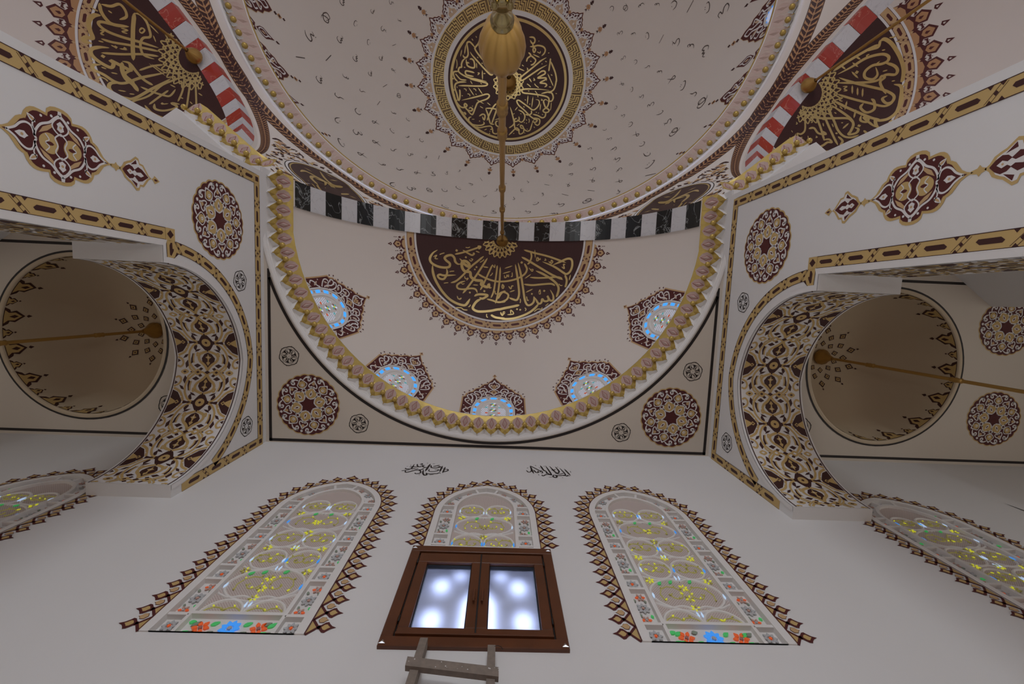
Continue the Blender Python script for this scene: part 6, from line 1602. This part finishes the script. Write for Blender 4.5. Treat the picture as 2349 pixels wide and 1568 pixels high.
for k in range(24):
    az = rad(7.5 + 15 * k)
    if cos(az) < -.3: continue
    W = root('window_%d' % (12 + k), tuple(hood_surf(DC, DR, az, 88.5)(0, .5)), kind='structure'); dome_window(k, az, W)

M['roundel'] = mat('dark_brown_roundel', (.06, .03, .025), .6)
# ---- pendentives: leaf bands, medallion, arabesque
def pend_funcs(B, s):
    BZ = [(atan2(x, y - DC.y), z, hypot(x, y - DC.y)) for x, y, z in B]
    def geo(k, t):
        a0_, z0, r0 = BZ[k]; a1_, z1, r1 = BZ[k + 1]; z = z0 + (z1 - z0) * t; r = r0 + (r1 - r0) * t
        return a0_ + (a1_ - a0_) * t, z, r, max(.05, hypot(ZR - z, RR - r))
    def pt(az, z, r, q, h):
        q = max(0, min(1, q)); rr = r + (RR - r) * q + .10 * sin(pi * q) * min(1, (ZR - z) / 3.0) - h
        return Vector((s * rr * sin(az), DC.y + rr * cos(az), z + (ZR - z) * q))
    def at_az(az, z, h=0.0):
        a = abs(az); i = 0
        while i < len(BZ) - 2 and BZ[i + 1][0] < a: i += 1
        t = max(0, min(1, (a - BZ[i][0]) / max(1e-6, BZ[i + 1][0] - BZ[i][0]))); _, zb, r, L = geo(i, t)
        return pt(a, zb, r, (z - zb) / max(.05, ZR - zb), h)
    def from_bottom(i, m_, h=0.0):
        i = max(0, min(len(B) - 1.001, i)); k = int(i); az, z, r, L = geo(k, i - k); return pt(az, z, r, m_ / L, h)
    def from_top(az, m_, h=0.0):
        i = 0
        while i < len(BZ) - 2 and BZ[i + 1][0] < az: i += 1
        t = max(0, min(1, (az - BZ[i][0]) / max(1e-6, BZ[i + 1][0] - BZ[i][0]))); _, zb, r, L = geo(i, t); return pt(az, zb, r, 1 - m_ / L, h)
    return BZ, at_az, from_bottom, from_top
def leaf_band(mb, F, a0, a1, step, m0, m1):
    """copper band with dark herringbone leaves; F(a, m, h)"""
    n = max(4, int(abs(a1 - a0) / step)); mb.grid(lambda u, v: F(u, v, .007), n * 2, 2, 'orange', (a0, a1), (m0, m1))
    e = .016
    mb.grid(lambda u, v: F(u, v, .011), n * 2, 1, 'deep', (a0, a1), (m0, m0 + e)); mb.grid(lambda u, v: F(u, v, .011), n * 2, 1, 'deep', (a0, a1), (m1 - e, m1))
    mm = (m0 + m1) / 2; H = (m1 - m0) / 2 - e
    for k in range(n):
        a = a0 + (a1 - a0) * k / n; d = (a1 - a0) / n
        for sg in (-1, 1):
            V = [F(a + d * .0, mm + sg * .01, .0105), F(a + d * .55, mm + sg * .01, .0105), F(a + d * 1.15, mm + sg * H * .95, .0105), F(a + d * .75, mm + sg * H * .98, .0105), F(a + d * .25, mm + sg * H * .6, .0105)]
            mb.add(V, [(0, 1, 2, 3, 4)], 'deep')
            V = [F(a + d * .75, mm + sg * .02, .0108), F(a + d * 1.0, mm + sg * .02, .0108), F(a + d * 1.35, mm + sg * H * .6, .0108)]
            mb.add(V, [(0, 1, 2)], 'maroon')
iside = 0
nf = len([p for p in PB if abs(p[1] - (FRM.c.y - FRM.dep)) < .02])
for s in (-1, 1):
    side = 'left' if s < 0 else 'right'
    PBaz, SA, SB, ST = pend_funcs(PB, s); BZ2, SA2, SB2, ST2 = pend_funcs(PB2, s)
    mb = MB(); leaf_band(mb, lambda a, m_, h: ST(rad(a), m_, h), 1.0, PBaz[-1][0] * 180 / pi, .95, .20, .50)
    leaf_band(mb, lambda a, m_, h: ST2(rad(a), m_, h), BZ2[0][0] * 180 / pi, 88, .95, .20, .50)
    mb.build('leaf_band', None, tuple(SA(rad(30), 12.4)), label='copper and dark leaf band under the ring of the main dome, %s side' % side, cat='border')
    mb = MB(); leaf_band(mb, SB, nf + 3.0, len(PB) - 1.01, .62, .08, .36); leaf_band(mb, SB2, 0, 30, .62, .08, .36)
    mb.build('leaf_band', None, tuple(SB(len(PB) - 15, .2)), label='copper and dark leaf band curving over the red striped arch, %s side' % side, cat='border')
    # arabesque between the bands
    mb = MB(); ra_ = random.Random(3)
    mb.grid(lambda u, v: SA(rad(u), v, .003), 30, 6, 'white', (24, 50), (9.2, 12.26)) if False else None
    for q in range(1700):
        az = ra_.uniform(14, 52); z = ra_.uniform(9.3, 12.22)
        aa = rad(az); i = 0
        while i < len(PBaz) - 2 and PBaz[i + 1][0] < aa: i += 1
        zb = PBaz[i][1]
        if z < zb + (.5 if i > nf + 2 else .05) or hypot((az + .0 - 28.6) * 8.15 * pi / 180, z - 11.33) < .98: continue
        w = ra_.uniform(.045, .10); th = ra_.uniform(0, pi); lf = leaf((-w, 0), (w, 0), w * .42)
        paint(mb, SA, [[(aa + x / 8.1, z + y) for x, y in xf(lf, 1, th)]], ra_.choice(['deep', 'tan', 'orange', 'deep', 'goldpaint']), .005 + .0006 * (q % 5))
    mb.build('arabesque', None, tuple(SA(rad(38), 11.5)), kind='stuff', label='dense gold and brown arabesque filling the %s pendentive' % side, cat='ornament')
    # dark roundel with gold signature calligraphy
    cz, ca, R_ = 11.33, 28.6, .88
    A = root('calligraphy_roundel', tuple(SA(rad(ca), cz)), label='dark brown roundel with gold calligraphy on the %s pendentive, partly behind the striped arch' % side, cat='medallion')
    C = lambda u, v, h=0.0, s=s: SA(rad(ca) + (u * s if False else u) / 8.15, cz + v, h)
    mb = MB()
    for r0, r1, m_ in ((0.01, R_ * .4, 'roundel'), (R_ * .4, R_ * .8, 'roundel'), (R_ * .8, R_ * .90, 'roundel'), (R_ * .90, R_ * .935, 'gold'), (R_ * .935, R_ * .965, 'roundel'), (R_ * .965, R_ * 1.02, 'white'), (R_ * 1.02, R_ * 1.04, 'black')):
        mb.grid(lambda u, v: C(v * sin(u), v * cos(u), .012 if m_ != 'gold' else .016), 48, 1, m_, (0, 2 * pi), (r0, r1))
    mb.build('dark_field', A)
    mb = MB(); fl = 1 if s > 0 else 1
    for st in ([.035, (-.62, .25), (-.5, -.2), (-.2, -.45), (.2, -.35), (.3, -.1), (.1, 0), (.0, -.15)], [.035, (.55, .45), (.2, .2), (-.1, .15), (.25, 0), (.5, -.15), (.45, -.4)], [.03, (-.3, .45), (-.25, .1), (-.05, -.2)], [.03, (-.05, .55), (.0, .2), (.25, -.2)], [.025, (.15, .6), (.2, .35)], [.022, (-.5, .45), (-.35, .35)], [.022, (.5, .1), (.65, .0)], [.02, (-.15, -.6), (.15, -.58)], [.02, (.3, .6), (.45, .55)], [.02, (-.6, -.1), (-.5, -.3)]):
        ribbon(mb, C, smooth_pts([(x * fl, y) for x, y in st[1:]], False, 5) if len(st) > 3 else [st[1], ((st[1][0] + st[2][0]) / 2, (st[1][1] + st[2][1]) / 2), st[2]], taper(st[0], .15, .15), 'gold', .018)
    mb.build('lettering', A)
# ================================================================== CHANDELIERS, LADDER
def rod_parts(R, x, y, z0, z1, r, joints, m='brass'):
    mb = MB(); mb.tube((x, y, z0), (x, y, z1), r, r, m, 16); o = mb.build('rod', R, smooth=False)
    for z in joints:
        mb = MB(); mb.lathe(x, y, [(r, z - .09), (r * 1.55, z - .07), (r * 1.25, z - .04), (r * 1.6, z), (r * 1.25, z + .04), (r * 1.55, z + .07), (r, z + .09)], m, 16); mb.build('collar', R, smooth=True)
def canopy(R, x, y, z, r, m='brass', cone=0.0):
    mb = MB(); rib = lambda t: 1 + .05 * abs(cos(8 * t))
    mb.lathe(x, y, [(.001, z), (r * .6, z - .01), (r * .95, z - r * .35), (r, z - r * .7), (r * .8, z - r * 1.15), (r * .45, z - r * 1.5 - cone * .5), (r * .25, z - r * 1.75 - cone)], m, 48, rib=rib); mb.build('canopy', R, smooth=True)

# front chandelier: rod, fluted bell, turned neck and the top of its branched body
X, Y = .045, -1.50
C1 = root('chandelier', (X, Y, 12.2), label='branched brass chandelier with fluted bell on a long rod from the front half dome', cat='chandelier')
canopy(C1, X, Y, 12.26, .14); rod_parts(C1, X, Y, 4.30, 12.1, .030, (8.6, 7.3, 5.45, 4.95, 10.9))
mb = MB(); rib = lambda t: 1 + .085 * (abs(cos(4 * t)) - .5)
DZ = .215
mb.lathe(X, Y, [(r * .93, z + DZ) for r, z in [(.03, 4.20), (.042, 4.14), (.085, 4.10), (.125, 4.05), (.142, 3.99), (.145, 3.93), (.135, 3.86), (.112, 3.79), (.085, 3.74), (.06, 3.71)]], 'brass', 96, rib=rib)
mb.build('fluted_bell', C1, smooth=True)
mb = MB(); mb.lathe(X, Y, [(r * .88, z + DZ) for r, z in [(.05, 3.74), (.072, 3.725), (.074, 3.70), (.060, 3.69), (.066, 3.675), (.058, 3.655), (.035, 3.63), (.03, 3.60), (.05, 3.575), (.065, 3.56), (.07, 3.52), (.085, 3.50), (.085, 3.44), (.05, 3.42), (.04, 3.38), (.09, 3.33), (.10, 3.27), (.05, 3.18), (.02, 3.10), (.001, 3.07)]], 'bronze', 40); mb.build('turned_stem', C1, smooth=True)
M['added_bulb'] = mat('added_frosted_bulb', (.9, .9, .88), .4, emit=(1, .97, .93), estr=2.0)  # glowing bulbs added to brighten the front wall; the chandelier itself is unlit
for k in range(8):
    a = 2 * pi * k / 8 + .35; pts = [(.05, 3.70), (.10, 3.64), (.13, 3.50), (.14, 3.25), (.18, 3.0), (.26, 2.86), (.36, 2.84), (.42, 2.92)]
    pts = smooth_pts(pts, False, 4); mb = MB()
    for (r0, z0), (r1, z1) in zip(pts[:-1], pts[1:]): mb.tube((X + r0 * cos(a), Y + r0 * sin(a), z0), (X + r1 * cos(a), Y + r1 * sin(a), z1), .009, .009, 'bronze', 8, False)
    cx, cy = X + .10 * cos(a), Y + .10 * sin(a)
    mb.lathe(cx, cy, [(.001, 3.69), (.014, 3.68), (.021, 3.66), (.014, 3.635), (.008, 3.62)], 'bronze', 12)
    br = mb.build('branch', C1, smooth=True)
    ex, ey = X + .42 * cos(a), Y + .42 * sin(a); mb = MB()
    mb.lathe(ex, ey, [(.012, 2.91), (.045, 2.93), (.05, 2.95), (.02, 2.955), (.018, 3.0)], 'bronze', 16); mb.build('lamp_cup', br, smooth=True)
    mb = MB(); mb.lathe(ex, ey, [(.012, 3.0), (.024, 3.02), (.028, 3.05), (.018, 3.09), (.001, 3.11)], 'added_bulb', 12); mb.build('added_bulb', br, smooth=True)
    l = bpy.data.lights.new('added_fill_light', 'POINT'); l.energy = 11; l.color = (.95, .975, 1.0); l.shadow_soft_size = .06  # added fill for the middle of the front wall, not a real lamp
    lo = bpy.data.objects.new('added_fill_light', l); COL.objects.link(lo); lo.location = (X + .47 * cos(a), Y + .47 * sin(a), 3.17)
# main dome rod
C2 = root('chandelier', (0, DC.y, 21.1), label='ribbed gilt hook and rod hanging from the centre of the main dome', cat='chandelier')
canopy(C2, 0, DC.y, 21.13, .33); rod_parts(C2, 0, DC.y, 14.0, 20.6, .05, (18, 16))
# side half domes
def hook_at(px, py, z):
    d = pix_ray(px, py); t = (z - CAM.z) / d.z; return CAM + d * t
for s, nm, p in ((-1, 'left', hook_at(440, 124, 12.15)), (1, 'right', hook_at(1860, 192, 12.15))):
    R = root('chandelier', tuple(p), label='ribbed gilt ball hook and rod hanging from the crown of the %s half dome' % nm, cat='chandelier')
    canopy(R, p.x, p.y, p.z + .18, .17, cone=.05); rod_parts(R, p.x, p.y, 4.2, p.z - .1, .030, (8.2, 6.2))
# aisle domes
for s, nm in ((-1, 'left'), (1, 'right')):
    x = s * AX; R = root('chandelier', (x, AYC, 10.1), label='thin gilt rod with conical hook hanging from the %s aisle dome' % nm, cat='chandelier')
    mb = MB(); mb.lathe(x, AYC, [(.001, 10.10), (.15, 10.09), (.155, 10.04), (.12, 9.98), (.07, 9.90), (.045, 9.82), (.03, 9.78)], 'brass', 32, rib=lambda t: 1 + .04 * abs(cos(6 * t))); mb.build('canopy', R, smooth=True)
    rod_parts(R, x, AYC, 4.0, 9.85, .026, (8.9, 7.45))

# ---- wooden ladder leaning on the wall under the wooden window
def px_on_plane(px, py, yy):
    d = pix_ray(px, py); t = (yy - CAM.y) / d.y; return CAM + d * t
tl = px_on_plane(972, 1483, YW - .03); tr = px_on_plane(1127, 1494, YW - .05); 
LD = root('ladder', (tl.x, tl.y, 2.0), label='old paint-spattered wooden ladder leaning on the wall below the wooden window', cat='ladder')
def beam(name, p, q, wx, wy, m='oldwood', parent=LD):
    p, q = Vector(p), Vector(q); d = (q - p).normalized(); ex = Vector((1, 0, 0)); ex = (ex - d * ex.dot(d)).normalized(); ey = d.cross(ex); mb = MB(); V = []
    for c in (p, q):
        for a, b in ((-1, -1), (1, -1), (1, 1), (-1, 1)): V.append(c + ex * (wx / 2 * a) + ey * (wy / 2 * b))
    mb.add(V, [(0, 3, 2, 1), (4, 5, 6, 7), (0, 1, 5, 4), (1, 2, 6, 5), (2, 3, 7, 6), (3, 0, 4, 7)], m); return mb.build(name, parent)
t = (tr.x - tl.x)
lx, rx = tl.x, tr.x; zt1, zt2 = tl.z, tr.z
footL = Vector((lx - .02, YW - 1.0, 0.0)); footR = Vector((rx + .0, YW - 1.0, 0.0))
topL = Vector((lx, YW - .06, zt1)); topR = Vector((rx, YW - .06, zt2))
beam('rail', footL, topL, .055, .075); beam('rail', footR, topR, .055, .075)
for k in range(9):
    z = zt1 - .30 - .38 * k; f_ = z / zt1
    pl = footL.lerp(topL, f_); pr = footR.lerp(topR, f_); off = Vector((0, -.05, -.01))
    mb = MB(); a, b = pl + off + Vector((-.06, 0, .01)), pr + off + Vector((.05, 0, -.01)); beam_ = beam('rung', a, b, .03, .03) if False else None
    p, q = a, b; V = []
    for c in (p, q):
        for dy, dz in ((-.02, -.035), (.02, -.035), (.02, .035), (-.02, .035)): V.append(c + Vector((0, dy, dz)))
    mb.add(V, [(0, 3, 2, 1), (4, 5, 6, 7), (0, 1, 5, 4), (1, 2, 6, 5), (2, 3, 7, 6), (3, 0, 4, 7)], 'oldwood')
    rg = mb.build('rung', LD)
    if k == 0:
        rs = random.Random(2); mb = MB()
        for i in range(14):
            x = rs.uniform(p.x, q.x); z_ = p.z + (q.z - p.z) * (x - p.x) / (q.x - p.x) + rs.uniform(-.028, .028); r = rs.uniform(.002, .006)
            mb.add([(x - r, p.y - .0215, z_), (x, p.y - .0215, z_ - r), (x + r, p.y - .0215, z_), (x, p.y - .0215, z_ + r)], [(0, 1, 2, 3)], 'white')
        mb.build('paint_drips', rg)
mb = MB(); c = topR + Vector((.02, -.03, -.01))
for i in range(5): mb.tube(c + Vector((.012 * i, -.01, .004 * (2 - abs(i - 2)))), c + Vector((.012 * (i + 1), -.01, .004 * (2 - abs(i - 1)) - (.02 if i == 4 else 0))), .0022, .0022, 'darkgap', 5, False)
mb.build('bent_wire', LD)

# ---- groups for repeated things
GROUPS = {'rosette': 'painted rosettes', 'cartouche': 'lobed pier medallions', 'chandelier': 'hanging chandeliers and rods', 'inscription': 'black brush inscriptions', 'calligraphy_medallion': 'maroon calligraphy medallions', 'calligraphy_roundel': 'pendentive roundels', 'striped_arch': 'striped marble arches', 'muqarnas_cornice': 'gilded muqarnas cornices', 'gold_chain_border': 'gold chain borders', 'leaf_band': 'copper leaf bands', 'arabesque_band': 'arch arabesques', 'dome_foot_fringe': 'aisle dome fringes', 'dome_crown_rosette': 'aisle dome crown rosettes', 'arabesque': 'pendentive arabesques', 'black_line_border': 'black line borders'}
for o in list(bpy.data.objects):
    if o.parent is None and 'label' in o.keys():
        g = GROUPS.get(o.name.split('.')[0])
        if g: o['group'] = g
